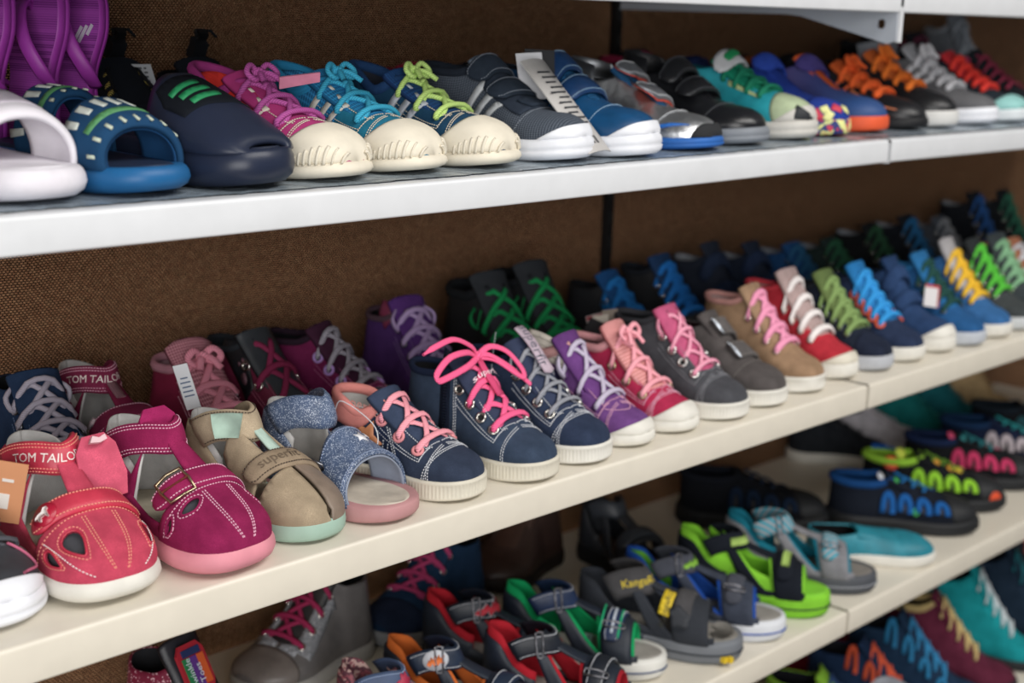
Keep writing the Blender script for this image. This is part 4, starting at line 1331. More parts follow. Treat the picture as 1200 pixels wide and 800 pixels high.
def card(name, label, cat, loc, rot, w, h, front, back=None, t=.0005, lines=(), group=None, ink=None, bars=None, fold=None, parts_ink='print'):
    """A paper tag. lines: (x, y, width, height) of printed rows on its face, in fractions of the card."""
    r = thing(name, label, cat, loc, tuple(math.radians(a) for a in rot), group)
    k = 8
    xs = np.linspace(-w / 2, w / 2, k); V = np.zeros((k, 2, 3)); V[..., 0] = xs[:, None]; V[:, 0, 2] = 0; V[:, 1, 2] = h
    V[..., 1] = (xs ** 2 * (fold or 0) * 4)[:, None]
    mb = MB(); F = gridf(k, 2)
    mb.add(V - (0, t, 0), F[:, ::-1] if False else F); mb.add(V + (0, t, 0), F[:, ::-1])
    ringi = [(i, 0) for i in range(k)] + [(i, 1) for i in range(k - 1, -1, -1)]
    A = np.array([V[i] for i in ringi]); n = len(A)
    mb.add(np.vstack([A - (0, t, 0), A + (0, t, 0)]), [[i, (i + 1) % n, (i + 1) % n + n, i + n] for i in range(n)])
    mb.build('card', front, r, smooth=False)
    if lines:
        mb = MB()
        for x, y, ww, hh in lines:
            cx = (x - .5) * w
            mb.box((cx, -t - .0002 + cx ** 2 * (fold or 0) * 4, y * h), ww * w, .0002, hh * h)
        o = mb.build(parts_ink, ink or mat('plain', '#33353a'), r, smooth=False); o['kind'] = 'stuff'
    return r


def words(root, body, size, m, loc, name='lettering', rot=0.0):
    V, T = glyphs(body)
    c, s = math.cos(math.radians(rot)), math.sin(math.radians(rot))
    P = np.stack([loc[0] + size * (V[:, 0] * c - V[:, 1] * s), np.full(len(V), loc[1]), loc[2] + size * (V[:, 0] * s + V[:, 1] * c)], -1)
    mb = MB(); mb.add(P, T, V); return mb.build(name, m, root, smooth=False, weld=False)


# ------------------------------------------------------------------ middle shelf, left end of the front row
CORAL = mat('suede', '#c5475f'); CORAL2 = mat('leather', '#c9374f'); CREAML = mat('leather', '#c9c8c6', rough=.6); WINE = mat('suede', '#921f52'); WINED = mat('suede', '#7c1f42')
BEIGE = mat('suede', '#a8977f'); TAUPE = mat('leather', '#8a7a6c', rough=.5); MINT = mat('fabric', '#b7d3c3'); INSOLE = mat('leather', '#b9b09c', rough=.7)


def closed_sandal(label, toe, yaw, m, m2, strapm, lining, solem, style, letter=None, buckle=False, stm=None, q=1.0, L=.165, W=.078, zs=.017, group=None, holes=((.835, -.40, .075, .12), (.80, -.72, .065, .07), (.83, .58, .065, .09)), lcol='#f0e4e0', lift_flap=False, z=Z2, toplast=.36):
    S = sandal('sandal', label, 'sandal', toe, z, yaw, solem, INSOLE, style, L=L, W=W, q=q, zs=zs, group=group, hc=.068, toeh=.030, blunt=2.8,
               H=[(0, .100), (.18, .094), (.34, .076), (.44, .065), (.56, .052), (.68, .040), (.80, .032), (.92, .027), (1, .023)], T=[(0, .066), (.12, .062), (.24, .050), (.36, .036), (1, .02)])
    counter(S, m, lining, s1=.36)
    n = 14
    back = [(.655 + .03 * math.cos(v * 2.2) - .02 * abs(v), v) for v in np.linspace(.985, -.985, n)]
    front = [(1.0, v) for v in np.linspace(-.985, .985, 10)]
    hs = []
    for c0, v0, ds, dv in holes:
        t = np.linspace(0, 2 * np.pi, 16, endpoint=False)
        hs.append([(c0 + ds * math.cos(a), v0 + dv * math.sin(a) * (1 - .35 * math.cos(a))) for a in t])
    vamp = S.poly('vamp', m2, back + front, hs, off=.0020, inner=-.0006)
    band(S, 'toe_lining', mat('fabric', '#56585e'), .68, .995, -.95, .95, off=-.0035, t=.001, na=20, nb=12)
    for h in hs:
        mbp = MB(); h = np.array(h); hh = np.vstack([h, h[:1]])
        tube(mbp, S.F(h[:, 0], h[:, 1], np.full(len(h), .0020)), .0011, .0010, 5, up=S.N(h[:, 0], h[:, 1]), closed=True)
        mbp.build('piping', strapm, vamp)
        if stm is not None and q > .75:
            mbs = MB(); c = h.mean(0); r = c + (h - c) * 1.28; r = np.vstack([r, r[:1]]); S.stitch(mbs, r, .0022)
            o = mbs.build('stitching', stm, vamp); o['kind'] = 'stuff'
    for sd in (-1, 1):   # low side rails
        S.gpatch('side_rail', m, lambda a, b, sd=sd: (.28 + .42 * a, sd * (1 - (.16 + .10 * (2 * a - 1) ** 2) * b)), .0016, -.0006, 16, 5)
    S.poly('instep_bar', m, [(.42, -.15), (.42, .15), (.68, .19), (.68, -.19)], off=.0026, inner=.0006)
    w1, w2 = (.0125, .0100)
    st1 = S.ribbon(strapm, lambda a: (.425 - .62 * (1.24 * a - .62) ** 2, 1.24 * a - .62), w1, bdir=(-.42, 0, .9), off=.0062, t=.0032, stitch=(.08, .18, .82, .92), stm=stm)
    if letter:
        S.rtext(letter, .33, .0070, mat('plain', lcol), parent=st1)
    st2 = S.ribbon(strapm, lambda a: (.640 - .10 * (1.42 * a - .70) ** 2 + .02 * a, 1.42 * a - .70), w2, off=.0066, t=.0032, stitch=(.12, .88), stm=stm, round_a=True)
    if stm is not None:
        S.seams(stm, [S.curve(lambda t, k=k: (.685 + k + .02 * np.sin(np.pi * t), -.9 + 1.8 * t), 60) for k in (0,)] +
                [S.curve(lambda t, k=k: (.72 + .27 * t, k + 0 * t), 40) for k in (-.17, -.13, .20, .24)], off=.0024)
    return S, st1, st2, vamp


S, a1, a2, vp = closed_sandal('coral red toddler sandal with cream sole and its velcro flap standing up', (.499, .016), -2, CORAL, CORAL, CORAL2, CREAML, SOLE_W, 'round', letter='TOM TAILOR', stm=mat('plain', '#e8927f'), group=G2, L=.17, W=.080)
# the loose velcro end of the ankle strap
plate(S, 'strap_flap', mat('suede', '#d35a74'), [(-.012, 0), (-.019, .016), (-.017, .040), (-.010, .052), (.008, .053), (.016, .044), (.019, .020), (.014, .003)], (.60 * S.L, .025, .054), (.05, 1, .02), (-.50, 0, .87), curl=-9)
plate(S, 'flap_badge', mat('plain', '#d9b7bd'), [(-.007, -.002), (-.004, .003), (.001, .001), (.006, .003), (.007, -.001), (.001, -.003)], (.60 * S.L - .0205, .025, .097), (.05, 1, .02), (-.50, 0, .87), t=.0050)
t = np.linspace(0, 2 * np.pi, 20, endpoint=False)
S.rshape(np.stack([.0105 * np.cos(t), .0098 * np.sin(t)], -1), .15, mat('leather', '#b81f3c', rough=.35), 'strap_badge', parent=a2)
S.rshape([(x * .00095 - .0006, y * .00095) for x, y in ((-7, -1), (-6, 1), (-3, 2), (1, 2), (3, 5), (6, 4), (6, 2.5), (4.5, 2), (4, -1), (4, -5), (2.5, -5), (2, -1.5), (-2, -1.5), (-3, -5), (-4.5, -5), (-4.5, -1))], .15, mat('plain', '#f2e9e6'), 'horse_mark', off=.0015, parent=a2)
S.seams(mat('plain', '#f2e4e4'), [S.curve(lambda t: (.70 + .28 * t, -.66 + .05 * np.sin(np.pi * t)), 40), S.curve(lambda t: (.70 + .28 * t, .66 - .05 * np.sin(np.pi * t)), 40)], off=.0026)

S, a1, a2, vp = closed_sandal('magenta suede toddler sandal with a side buckle and thick pink sole', (.600, .004), 6, WINE, mat('suede', '#8c1d4f'), WINE, CREAML, mat('rubber', '#dd8f9c'), 'round', stm=ST_P, group=G2, L=.17, W=.080, zs=.019, holes=((.755, -.40, .030, .14), (.715, -.74, .022, .10), (.76, .6, .035, .10)))
S.rring(.22, .0115, .0118, BRASS, r=.0014, name='buckle')
mb = MB(); at, aa, ln = S.rib; L0 = float(np.interp(.22, aa, ln)); tube(mb, at(np.interp(np.array([L0 - .011, L0 + .012]), ln, aa), np.zeros(2), np.full(2, .0022)), .0010, .0010, 6, up=(0, 0, 1)); mb.build('buckle_pin', BRASS, S.root)
plate(S, 'strap_end', mat('suede', '#a52560'), [(-.018, 0), (-.017, .012), (-.010, .020), (.010, .020), (.017, .012), (.018, 0)], (.36 * S.L, .0, .090), (0, 1, 0), (-.5, 0, .87))

# beige sandal with mint details
S = sandal('sandal', 'beige suede sandal with mint elastic and mint rubber sole', 'sandal', (.690, .018), Z2, 9, mat('rubber', '#9db8a9'), mat('leather', '#b7aa92', rough=.7), 'plain', L=.165, W=.072, zs=.014, group=G2)
counter(S, BEIGE, CREAML, s1=.34)
n = 10
vamp = S.poly('vamp', BEIGE, [(.70, v) for v in np.linspace(-.02, -.985, n)] + [(1.0, v) for v in np.linspace(-.985, -.25, 6)] + [(.97, -.06)], off=.0020, inner=-.0006)
vamp2 = S.poly('vamp', TAUPE, [(.64, v) for v in np.linspace(.985, .06, n)] + [(.97, .05), (1.0, .2)] + [(1.0, v) for v in np.linspace(.3, .985, 5)], off=.0022, inner=-.0006)
S.poly('instep_bar', mat('fabric', '#c4ddd0'), [(.38, -.06), (.38, .16), (.70, .12), (.70, -.08)], off=.0032, inner=.001)
S.poly('instep_side', BEIGE, [(.36, -.62), (.36, -.30), (.62, -.16), (.66, -.98), (.60, -.98)], off=.0018, inner=-.0004)
S.poly('instep_side', BEIGE, [(.36, .62), (.36, .30), (.62, .20), (.66, .98), (.60, .98)], off=.0018, inner=-.0004)
a1 = S.ribbon(mat('suede', '#b5a48b'), lambda a: (.41 - .60 * (1.24 * a - .62) ** 2, 1.24 * a - .62), .0135, bdir=(-.42, 0, .9), off=.0066, t=.0038, stitch=(.08, .92), stm=ST_D)
S.rshape([(-.012, -.0105), (-.012, .0105), (.012, .0105), (.012, -.0105)], .22, MINT, 'strap_tip', off=.0014, parent=a1)
a2 = S.ribbon(mat('suede', '#9c8a74'), lambda a: (.615 - .06 * (1.3 * a - .62) ** 2 + .05 * a, 1.3 * a - .62), .0115, off=.0070, t=.0038, stitch=(.10, .90), stm=ST_D, round_a=True)
S.rtext('superfit', .40, .0098, mat('plain', '#6b5c4c'), parent=a2)
band(S, 'toe_lining', mat('fabric', '#8c7d69'), .72, .99, -.95, .95, off=-.0035, t=.001, na=20, nb=10)
ring(S, .645, .60, .0095, .004, GUN, r=.0011, off=.008)

# denim open-toe sandal
DENIM = mat('glitter', '#4b5d7c', '#c9d2e0', scale=2000)
S = sandal('sandal', 'denim blue glitter open-toe sandal with cream footbed and rosy sole', 'sandal', (.766, .012), Z2, 9, mat('rubber', '#b9898a'), mat('leather', '#cdc3b4', rough=.6), 'plain', L=.165, W=.074, zs=.012, group=G2)
counter(S, DENIM, CREAML, s1=.30)
o = band(S, 'front_band', DENIM, lambda v: .50 + .07 * v * v, lambda v: .735 + .05 * v * v, -.99, .99, off=.0040, t=.003, lining=mat('fabric', '#9aa3b5'), margin=.004, nb=12)
S.poly('star', mat('plain', '#e8e8ec', rough=.4), star_sv(S, .60, .16, .0075, 20), off=.0048, inner=.004)
S.poly('star', mat('plain', '#dcdce2', rough=.4), star_sv(S, .575, .36, .0035, 0), off=.0048, inner=.004)
a1 = S.ribbon(DENIM, lambda a: (.40 - .60 * (1.24 * a - .62) ** 2, 1.24 * a - .62), .0145, bdir=(-.42, 0, .9), off=.0068, t=.0036)
bstitch(S, o, mat('plain', '#8796b3'), [lambda t: (.52 + .07 * (2 * t - 1) ** 2, -.95 + 1.9 * t), lambda t: (.715 + .05 * (2 * t - 1) ** 2, -.95 + 1.9 * t)], .0041)
mb = MB(); mb.box((.40 * S.L, .006, .0205), .022, .018, .0004, [[.94, .34, 0], [-.34, .94, 0], [0, 0, 1]]); k = mb.build('size_sticker', mat('plain', '#e4e4e2'), S.root, smooth=False)
V, T = glyphs('160'); mb = MB(); mb.add(np.stack([.33 * S.L - V[:, 1] * .010, V[:, 0] * .010 + .012, np.full(len(V), .0212)], -1), T); mb.build('size_print', mat('plain', '#8d7f6d'), S.root, smooth=False, weld=False)
P = S.F(np.linspace(.30, .40, 8), np.full(8, .55), np.full(8, .008))
mb = MB(); tube(mb, smoothpath([P[0], P[0] + (0.01, 0, .012), P[4] + (.035, .004, .0), P[7] + (.036, -.004, -.016), P[7] + (.016, -.02, -.026)], 20), .0005, .0005, 5); mb.build('tag_loop', mat('plain', '#d8dce0', rough=.2), S.root)

# cut off by the left frame edge
S = laced('sneaker', 'dark grey sneaker with pink piping and chunky white sole at the left edge', 'shoe', (.418, .026), Z2, 2, mat('leather', '#34373d', rough=.6), GREYLIN, hc=.06, L=.165, W=.076, sole=('chunky', SOLE_B), lace=mat('lace', '#4a4c52'), n=3, zs=.019, group=G2, bumper=(SOLE_B, .06, 0), ext=.010)
for sd in (-1, 1):
    mb = MB(); t = np.linspace(0, 1, 20); tube(mb, S.F(.70 + .22 * t, sd * (.35 + .3 * np.sin(t * 3)), np.full(20, .001)), .0011, .0011, 6); mb.build('piping', mat('fabric', '#cf6f8d'), S.root)
card('hang_tag', 'peach paper hang tag at the left end of the front row', 'tag', (.456, .125, .042), (8, 12, -34), .028, .050, mat('plain', '#d7966b'), lines=((.4, .35, .5, .25), (.55, .7, .3, .05)), ink=mat('plain', '#ece4dc'))

# ------------------------------------------------------------------ middle shelf, rear row
RY = .205
laced('ankle_boot', 'dark blue suede boot with grey rope laces behind the coral sandal', 'shoe', (.568, RY - .01), Z2, -4, mat('suede', '#24395a'), None, hc=.080, L=.168, W=.072, q=.9, sole=('plain', SOLE_C), lace=mat('lace', '#b9b3c0', '#8d8796', scale=420), n=4, eye=GUN, tongue=mat('suede', '#213451'),
      lw=.0056, lh=.0024, bars='all', bow='loops', stitch=mat('plain', '#5b7091'), group=G2R, toeseam=False, ext=.008)

S, a1, a2, vp = closed_sandal('maroon velcro sandal with pale lining and a paper tag behind it', (.650, RY - .004), 2, WINED, WINED, mat('suede', '#832a4c'), CREAML, SOLE_W, 'plain', letter='TOM TAILOR', stm=ST_P, q=.9, group=G2R, L=.17, W=.072)
S.poly('strap_badge', mat('plain', '#d9c7cd'), [(.555, -.63), (.575, -.63), (.575, -.58), (.585, -.58), (.585, -.50), (.565, -.50), (.565, -.55), (.555, -.55)], off=.0082, inner=.006)
mb = MB(); P = S.F(np.array([.42, .55]), np.array([.0, .0]), np.array([.003, .003])); tube(mb, P, .005, .0008, 6, up=(0, 0, 1)); mb.build('elastic', mat('fabric', '#d9a9b8'), S.root)
card('price_tag', 'small white paper tag hanging between the maroon sandal and pink-tongued sneaker', 'tag', (.679, .205, .072), (10, -14, -42), .013, .044, mat('plain', '#dfe2e6'), lines=((.5, .3, .7, .03), (.5, .4, .7, .03), (.5, .5, .6, .03), (.5, .6, .7, .03), (.5, .7, .5, .03)), ink=mat('plain', '#5d6f8c'))

laced('sneaker', 'maroon sneaker with big pink mesh tongue and pink laces', 'shoe', (.744, RY), Z2, -2, mat('leather', '#8e2448', rough=.6), mat('fabric', '#caa0a8'), hc=.068, L=.165, W=.072, q=.9, sole=('plain', SOLE_W), lace=mat('lace', '#d88a9c'), n=3, eye=GUN, tongue=mat('mesh', '#c98f99', '#8d5260', scale=420), ext=.026, tw=.052,
      lw=.0078, lh=.0018, bars='all', stitch=ST_P, group=G2R, collar=mat('fabric', '#cf93a3'), cr=.004, bow='tied', bend=.1)


def paw_panel(S):
    S.poly('side_patch', mat('leather', '#1a1b20'), [(.22, -.52), (.37, -.44), (.52, -.62), (.47, -.80), (.30, -.66), (.22, -.60)], off=.0014)
    for s, v, r in ((.425, -.66, .0052), (.365, -.60, .002), (.385, -.555, .0022), (.415, -.535, .0022), (.445, -.545, .002)):
        S.poly('paw_mark', mat('plain', '#6f4b57'), circle_sv(S, s, v, r, 12), off=.0018, inner=.0012)


laced('ankle_boot', 'maroon leather boot with a black paw print patch and maroon laces', 'shoe', (.834, RY), Z2, 8, mat('leather', '#6d1f3c', rough=.55), mat('fabric', '#2c3136'), hc=.080, L=.170, W=.072, q=.9, sole=('plain', SOLE_C), lace=mat('lace', '#7c2146'), n=3, eye=NICKEL, tongue=mat('leather', '#31363b'), ext=.010, tw=.046,
      lw=.0070, lh=.0018, bars='odd', stitch=mat('plain', '#a25b73'), group=G2R, panel=paw_panel, R=.0042, collar=mat('fabric', '#2b2f35'), toeseam=False, gap=None)
laced('ankle_boot', 'plum suede high-top with lilac eyelets and black-white striped laces', 'shoe', (.934, RY - .005), Z2, 22, mat('suede', '#6c1b48'), None, hc=.080, L=.172, W=.072, q=.9, sole=('plain', mat('rubber', '#b7b1a4')), lace=mat('lace', '#c7c3cf', '#26262c', scale=340), n=4, eye=mat('rubber', '#b28fd0'), tongue=mat('suede', '#3b1a30'),
      ext=.008, lw=.0062, lh=.0016, bars='all', stitch=mat('plain', '#a25b83'), group=G2R, R=.0046, toecap=mat('suede', '#3f434b'), collar=mat('fabric', '#2c1c2a'))


def heart_panel(S):
    S.poly('side_patch', mat('leather', '#7d3450'), [(.22, -.44), (.30, -.40), (.34, -.52), (.30, -.62), (.22, -.56)], off=.0014)


laced('ankle_boot', 'deep purple suede boot with lilac laces standing in the shade', 'shoe', (1.018, RY), Z2, -4, mat('suede', '#4a2b66'), None, hc=.083, L=.170, W=.080, q=.85, sole=('plain', SOLE_C), lace=mat('lace', '#a58fb8'), n=4, eye=GUN, tongue=mat('suede', '#532f72'), ext=.016, lw=.0066, lh=.0016, bars='all', bow='loops', group=G2R,
      panel=heart_panel, collar=mat('fabric', '#5a4450'), stitch=mat('plain', '#7b5f94'))
GL = mat('lace', '#128a4c')
laced('hiking_boot', 'tall black boot with green laces, left one of the two', 'shoe', (1.140, RY - .01), Z2, -4, mat('leather', '#14171b', rough=.6), None, hc=.096, L=.178, W=.084, q=.85, sole=('chunky', mat('rubber', '#1c1e22')), lace=GL, n=4, eye=None, tongue=mat('fabric', '#33373c'), ext=.018, tw=.056, lw=.0068, lh=.0014, bars='low', bow='loops', group=G2R,
      collar=mat('fabric', '#1d2024'), cr=.005, gap=[(.4, .026), (.70, .020)], toecap=mat('rubber', '#1b1d21'))
laced('hiking_boot', 'tall black boot with green laces, right one of the two', 'shoe', (1.232, RY + .01), Z2, -4, mat('leather', '#14171b', rough=.6), None, hc=.096, L=.178, W=.084, q=.8, sole=('chunky', mat('rubber', '#1c1e22')), lace=GL, n=4, eye=None, tongue=mat('fabric', '#33373c'), ext=.018, tw=.056, lw=.0068, lh=.0014, bars='low', bow='loops', group=G2R,
      collar=mat('fabric', '#1d2024'), cr=.005, gap=[(.4, .026), (.70, .020)], toecap=mat('rubber', '#1b1d21'))
for i, (dx, a, f) in enumerate(((0, -40, '#17181b'), (.012, -34, '#c9c1b4'), (.019, -30, '#8f857a'))):
    card('hang_tag', ['black printed hang tag in front of the green-laced boots', 'cream booklet tag leaning on the black hang tag', 'brown-edged booklet tag right of the cream one'][i], 'tag', (1.190 + dx * 1.4, .188 - .004 * i, .040 + .006 * i), (14, 24 - 30 * (i > 0), a), .044 if i == 0 else .018, .050, mat('plain', f),
         lines=((.5, .5, .7, .06), (.5, .36, .6, .05), (.5, .68, .4, .04)) if i == 0 else (), ink=mat('plain', '#aab0b8'))
card('price_tag', 'small white and red tag on the right green-laced boot', 'tag', (1.215, .195, .066), (12, -16, -40), .020, .026, mat('plain', '#cfc9c8'), lines=((.5, .9, .95, .16), (.5, .1, .95, .12)), ink=mat('plain', '#a63240'))
laced('sneaker', 'black sneaker with a bright blue side and blue laces', 'shoe', (1.372, RY), Z2, 6, mat('leather', '#15181d', rough=.6), None, hc=.080, L=.165, W=.072, q=.7, sole=('plain', SOLE_W), lace=mat('lace', '#1b74bd'), n=4, eye=NICKEL, tongue=mat('suede', '#1c4f86'), lw=.0085, lh=.002, group=G2R, eyestay=mat('leather', '#1a6fb0'))
laced('sneaker', 'black sneaker with bright blue laces beside the blue-sided one', 'shoe', (1.472, RY), Z2, 4, mat('leather', '#14171c', rough=.6), None, hc=.090, L=.165, W=.072, q=.7, sole=('plain', SOLE_W), lace=mat('lace', '#1a6fbe'), n=5, eye=NICKEL, tongue=mat('suede', '#1d3a60'), lw=.0088, lh=.002, group=G2R, collar=mat('fabric', '#20252d'))
rows = [('velcro', '#232a38', '#1f2c44', 'charcoal navy velcro shoe behind the beige and red shoes', 1.615, .096), ('velcro', '#222b3d', '#21304d', 'second charcoal navy velcro shoe, with a pale lining', 1.712, .088),
        ('lace', '#1d4a7c', '#235a80', 'mid blue shoe with yellow-green marks in the rear row', 1.815, .084), ('lace', '#22312f', '#255c40', 'dark shoe with green laces right of the mid blue one', 1.915, .082),
        ('lace', '#14171a', '#234f35', 'black shoe with dim green laces in the rear row', 2.030, .094), ('lace', '#171c24', '#226a9e', 'black shoe with sky blue laces in the rear row', 2.140, .098),
        ('lace', '#4a4f58', '#8c9096', 'grey shoe with grey laces in the rear row', 2.250, .088), ('lace', '#14181f', '#1c4f8e', 'tall black and blue boot near the far end of the rear row', 2.365, .120), ('lace', '#171b20', '#2b6a55', 'black boot with teal laces at the far end of the rear row', 2.475, .116)]
for kd, c1, c2, lab, x, h in rows:
    if kd == 'velcro':
        velcro('velcro_shoe', lab, 'shoe', (x - .042, RY), Z2, 2, mat('suede', c1), mat('suede', c2), q=.5, hc=h, straps=((.44, .010), (.58, .010)), group=G2R, sole=('plain', SOLE_W), lining=GREYLIN, W=.078)
    else:
        laced('sneaker' if h < .1 else 'ankle_boot', lab, 'shoe', (x - .042, RY), Z2, 2, mat('suede', c1), GREYLIN, hc=h, q=.5, sole=('plain', SOLE_W), ext=.006, lace=mat('lace', c2), n=5, eye=NICKEL, tongue=mat('suede', c1), lw=.0062, lh=.0018, group=G2R, W=.078)

card('price_tag', 'white paper tag with a red edge standing on the plain navy velcro shoe', 'tag', (1.762, .072, .050), (-14, 8, -34), .022, .030, mat('plain', '#d9d6d6'), lines=((.5, .94, .98, .12), (.95, .5, .10, .96)), ink=mat('plain', '#b5323f'))
# ------------------------------------------------------------------ second shelf from the top, front row
def z1(x):   # the left board sags a little under its load
    if x < SEAM: return Z1 + .0012 - .004 * math.sin(math.pi * (x - (x00 - .35)) / (SEAM - x00 + .35))
    return Z1 + .0012


def slide(label, toe, yaw, solem, footm, bandm, z, L=.20, W=.086, zs=.022, bands=((.47, .80),), q=1.0, group=None, thick=.006, bl=None, Hk=1.0, style='round', toe_up=0.0, low=False):
    H = [(0, .030), (.28, .048 * Hk), (.5, .048 * Hk), (.66, .043 * Hk), (.82, .036 * Hk), (.93, .030 * Hk), (1, .026)]
    if low: H = [(0, .030), (.28, .050), (.44, .050), (.6, .041), (.78, .026), (.93, .014), (1, .010)]
    S = sandal('slide_sandal', label, 'slide sandal', toe, z, yaw, solem, footm, style, L=L, W=W, q=q, zs=zs, group=group, H=H, zt=[(0, zs * 1.2), (.4, zs * 1.05), (.8, zs * .9), (1, zs)], blunt=2.6)
    bs = []
    for sa, sb in bands:
        bs.append(band(S, 'band', bandm, lambda v, sa=sa: sa + .05 * v * v, lambda v, sb=sb: sb - .015 + .03 * v * v, -1, 1, off=.004, t=thick, lining=bl, margin=-.004, na=36, nb=12))
    return S, bs


WEVA = mat('rubber', '#e3dfe6', rough=.5)
S, bs = slide('white moulded slide cut off by the left frame edge', (.462, .022), 5, WEVA, WEVA, WEVA, z1(.45), bands=((.50, .80),), group=G1, W=.074, L=.185, Hk=.98)
S.poly('band_inlay', mat('fabric', '#cfc6d2'), [(.56, -.5), (.56, .5), (.70, .45), (.70, -.45)], off=.0046, inner=.003)
PRINT = mat('fabric', '#1c466c')
S, bs = slide('dark blue slide with two bands in a pale and green pattern', (.546, .022), 8, mat('rubber', '#1f5f93', rough=.45), mat('rubber', '#1c2b44'), PRINT, z1(.53), bands=((.24, .46), (.58, .86)), group=G1, bl=mat('fabric', '#1c4a78'), L=.190, Hk=.96, W=.074, zs=.019)
for k, (v0, w) in enumerate(((-.86, .07), (-.66, .08), (-.46, .09), (-.26, .09), (-.06, .09), (.14, .09), (.34, .08), (.54, .08))):
    for s0 in (.27, .62):
        S.poly('pale_mark', mat('plain', '#c6ccc4'), [(s0 + .01, v0 + .02), (s0, v0 + w + .02), (s0 + .075, v0 + w + .05), (s0 + .085, v0 + .06)], off=.0047, inner=.0035)
        S.poly('pale_mark', mat('plain', '#b9c2b0'), [(s0 + .165 + .02 * (s0 > .5), v0 + .03), (s0 + .16 + .02 * (s0 > .5), v0 + .07), (s0 + .185 + .03 * (s0 > .5), v0 + .08), (s0 + .19 + .03 * (s0 > .5), v0 + .04)], off=.0047, inner=.0035)
for s0 in (.385, .745): S.poly('green_mark', mat('plain', '#4f8a58'), [(s0, -.6), (s0 - .012, -.2), (s0 - .015, .3), (s0 + .012, .32), (s0 + .022, -.2), (s0 + .03, -.6)], off=.0047, inner=.0035)
NEVA = mat('rubber', '#232a3d', rough=.35)
S, bs = slide('navy moulded slide with three green stripes on its band', (0.636, .018), 12, NEVA, mat('rubber', '#20273a', rough=.5), NEVA, z1(.6), bands=((.44, .97),), group=G1, L=.195, W=.082, Hk=1.0, zs=.028, style='round', low=True)
S.poly('band_inlay', mat('fabric', '#11161f'), [(.50, -.50), (.515, 0), (.52, .50), (.70, .50), (.715, 0), (.70, -.56), (.58, -.60)], off=.0048, inner=.003)
for k in range(3):
    s0 = .565 + .044 * k
    S.poly('stripe', mat('plain', '#1f8f58'), [(s0, -.46 + .05 * k), (s0 - .012, -.05 + .05 * k), (s0 - .006, .0 + .05 * k), (s0 + .012, .0 + .05 * k), (s0 + .028, -.46 + .05 * k)], off=.0056, inner=.0045)

CREAM_T = mat('rubber', '#e0d8c6', rough=.7)


def stripes3(S, m, s0=.40, ds=.058, v0=-.22, v1=-.93, lean=.13, w=.030, n=3, both=True, off=.0016):
    for sd in ((1, -1) if both else (1,)):
        for k in range(n):
            s = s0 + ds * k
            a = v0 * (1 + .08 * k)
            S.poly('stripe', m, [(s, sd * a), (s + w, sd * a), (s + w - lean, sd * v1), (s - lean, sd * v1)], off=off)


def baby(label, toe, yaw, up, lace, extra, tongue, eyem, fmat, n=3):
    """Soft runner whose cream rubber wraps over the toe with moulded treads."""
    S = laced('sneaker', label, 'shoe', toe, z1(toe[0]), yaw, up, mat('fabric', '#2b2f3a'), hc=.058, L=.178, W=.077, sole=('round', CREAM_T), lace=lace, n=n, eye=None, tongue=tongue, ext=.012, bars='all', lw=.0050, lh=.0024, zs=.014, toeh=.030, bow='tied', stitch=mat('plain', '#c9bfae'),
              group=G1, toeseam=False, collar=fmat, cr=.004, bumper=(CREAM_T, .22, 0), st=.36, sv=.68, T=[(0, .064), (.12, .058), (.24, .046), (.36, .060)])
    for sd in (-1, 1):
        for k in range(8):
            s0 = .80 + .0255 * k
            S.gpatch('tread', CREAM_T, lambda a, b, s0=s0, sd=sd: (s0 + .012 * (b - .5) * (1 - .55 * (s0 > .93)) + .008 * a, sd * (1 - (.26 + .055 * (k - 2)) * a)), .0044, .0015, 8, 3)
    return S


S = baby('magenta and red soft sneaker with cream rubber toe', (0.722, .026), 13, mat('suede', '#b13a77'), mat('lace', '#a94f92'), None, mat('fabric', '#b23a7a'), None, mat('fabric', '#a83c83'))
S.poly('side_panel', mat('fabric', '#d8362f'), [(.14, -.50), (.42, -.30), (.52, -.34), (.50, -.80), (.30, -.95), (.14, -.95)], off=.0009)
stripes3(S, mat('leather', '#dcd3c4'), .40, .062, -.30, -.95, .12, .030, both=False)
plate(S, 'loop_tag', mat('fabric', '#d98aa5'), [(0, -.005), (0, .005), (.034, .004), (.034, -.004)], (.50 * S.L, .006, .072), (.6, .75, .15), (.2, -.2, .9))
S = baby('turquoise and teal soft sneaker with cream rubber toe', (0.809, .032), 13, mat('suede', '#20738f'), mat('lace', '#3aa3c4'), None, mat('mesh', '#2a86b8', '#1c5f8a', scale=420), None, mat('fabric', '#2f8fc0'))
S.poly('side_panel', mat('mesh', '#2b7fb3', '#1b567f', scale=420), [(.14, -.50), (.42, -.30), (.52, -.34), (.50, -.80), (.30, -.95), (.14, -.95)], off=.0009)
stripes3(S, mat('leather', '#d6d3c8'), .40, .062, -.30, -.95, .12, .030, both=False)
S = baby('navy soft sneaker with lime laces and cream rubber toe', (0.897, .030), 14, mat('suede', '#173f5c'), mat('lace', '#b9d87c'), None, mat('mesh', '#1e4a7c', '#14305a', scale=420), None, mat('suede', '#1c3c66'))
stripes3(S, mat('leather', '#b9bec8'), .40, .062, -.30, -.95, .12, .034, both=False)
mb = MB(); t = np.linspace(0, 1, 19)
P = S.F(.32 + .05 * t, -.36 - .10 * t + .028 * np.where(np.arange(19) % 2, 1, -1), np.full(19, .0012)); tube(mb, P, .0006, .0006, 5); mb.build('zigzag_stitch', mat('plain', '#aebccb'), S.root)

SM = mat('mesh', '#262c37', '#59616c', scale=400)


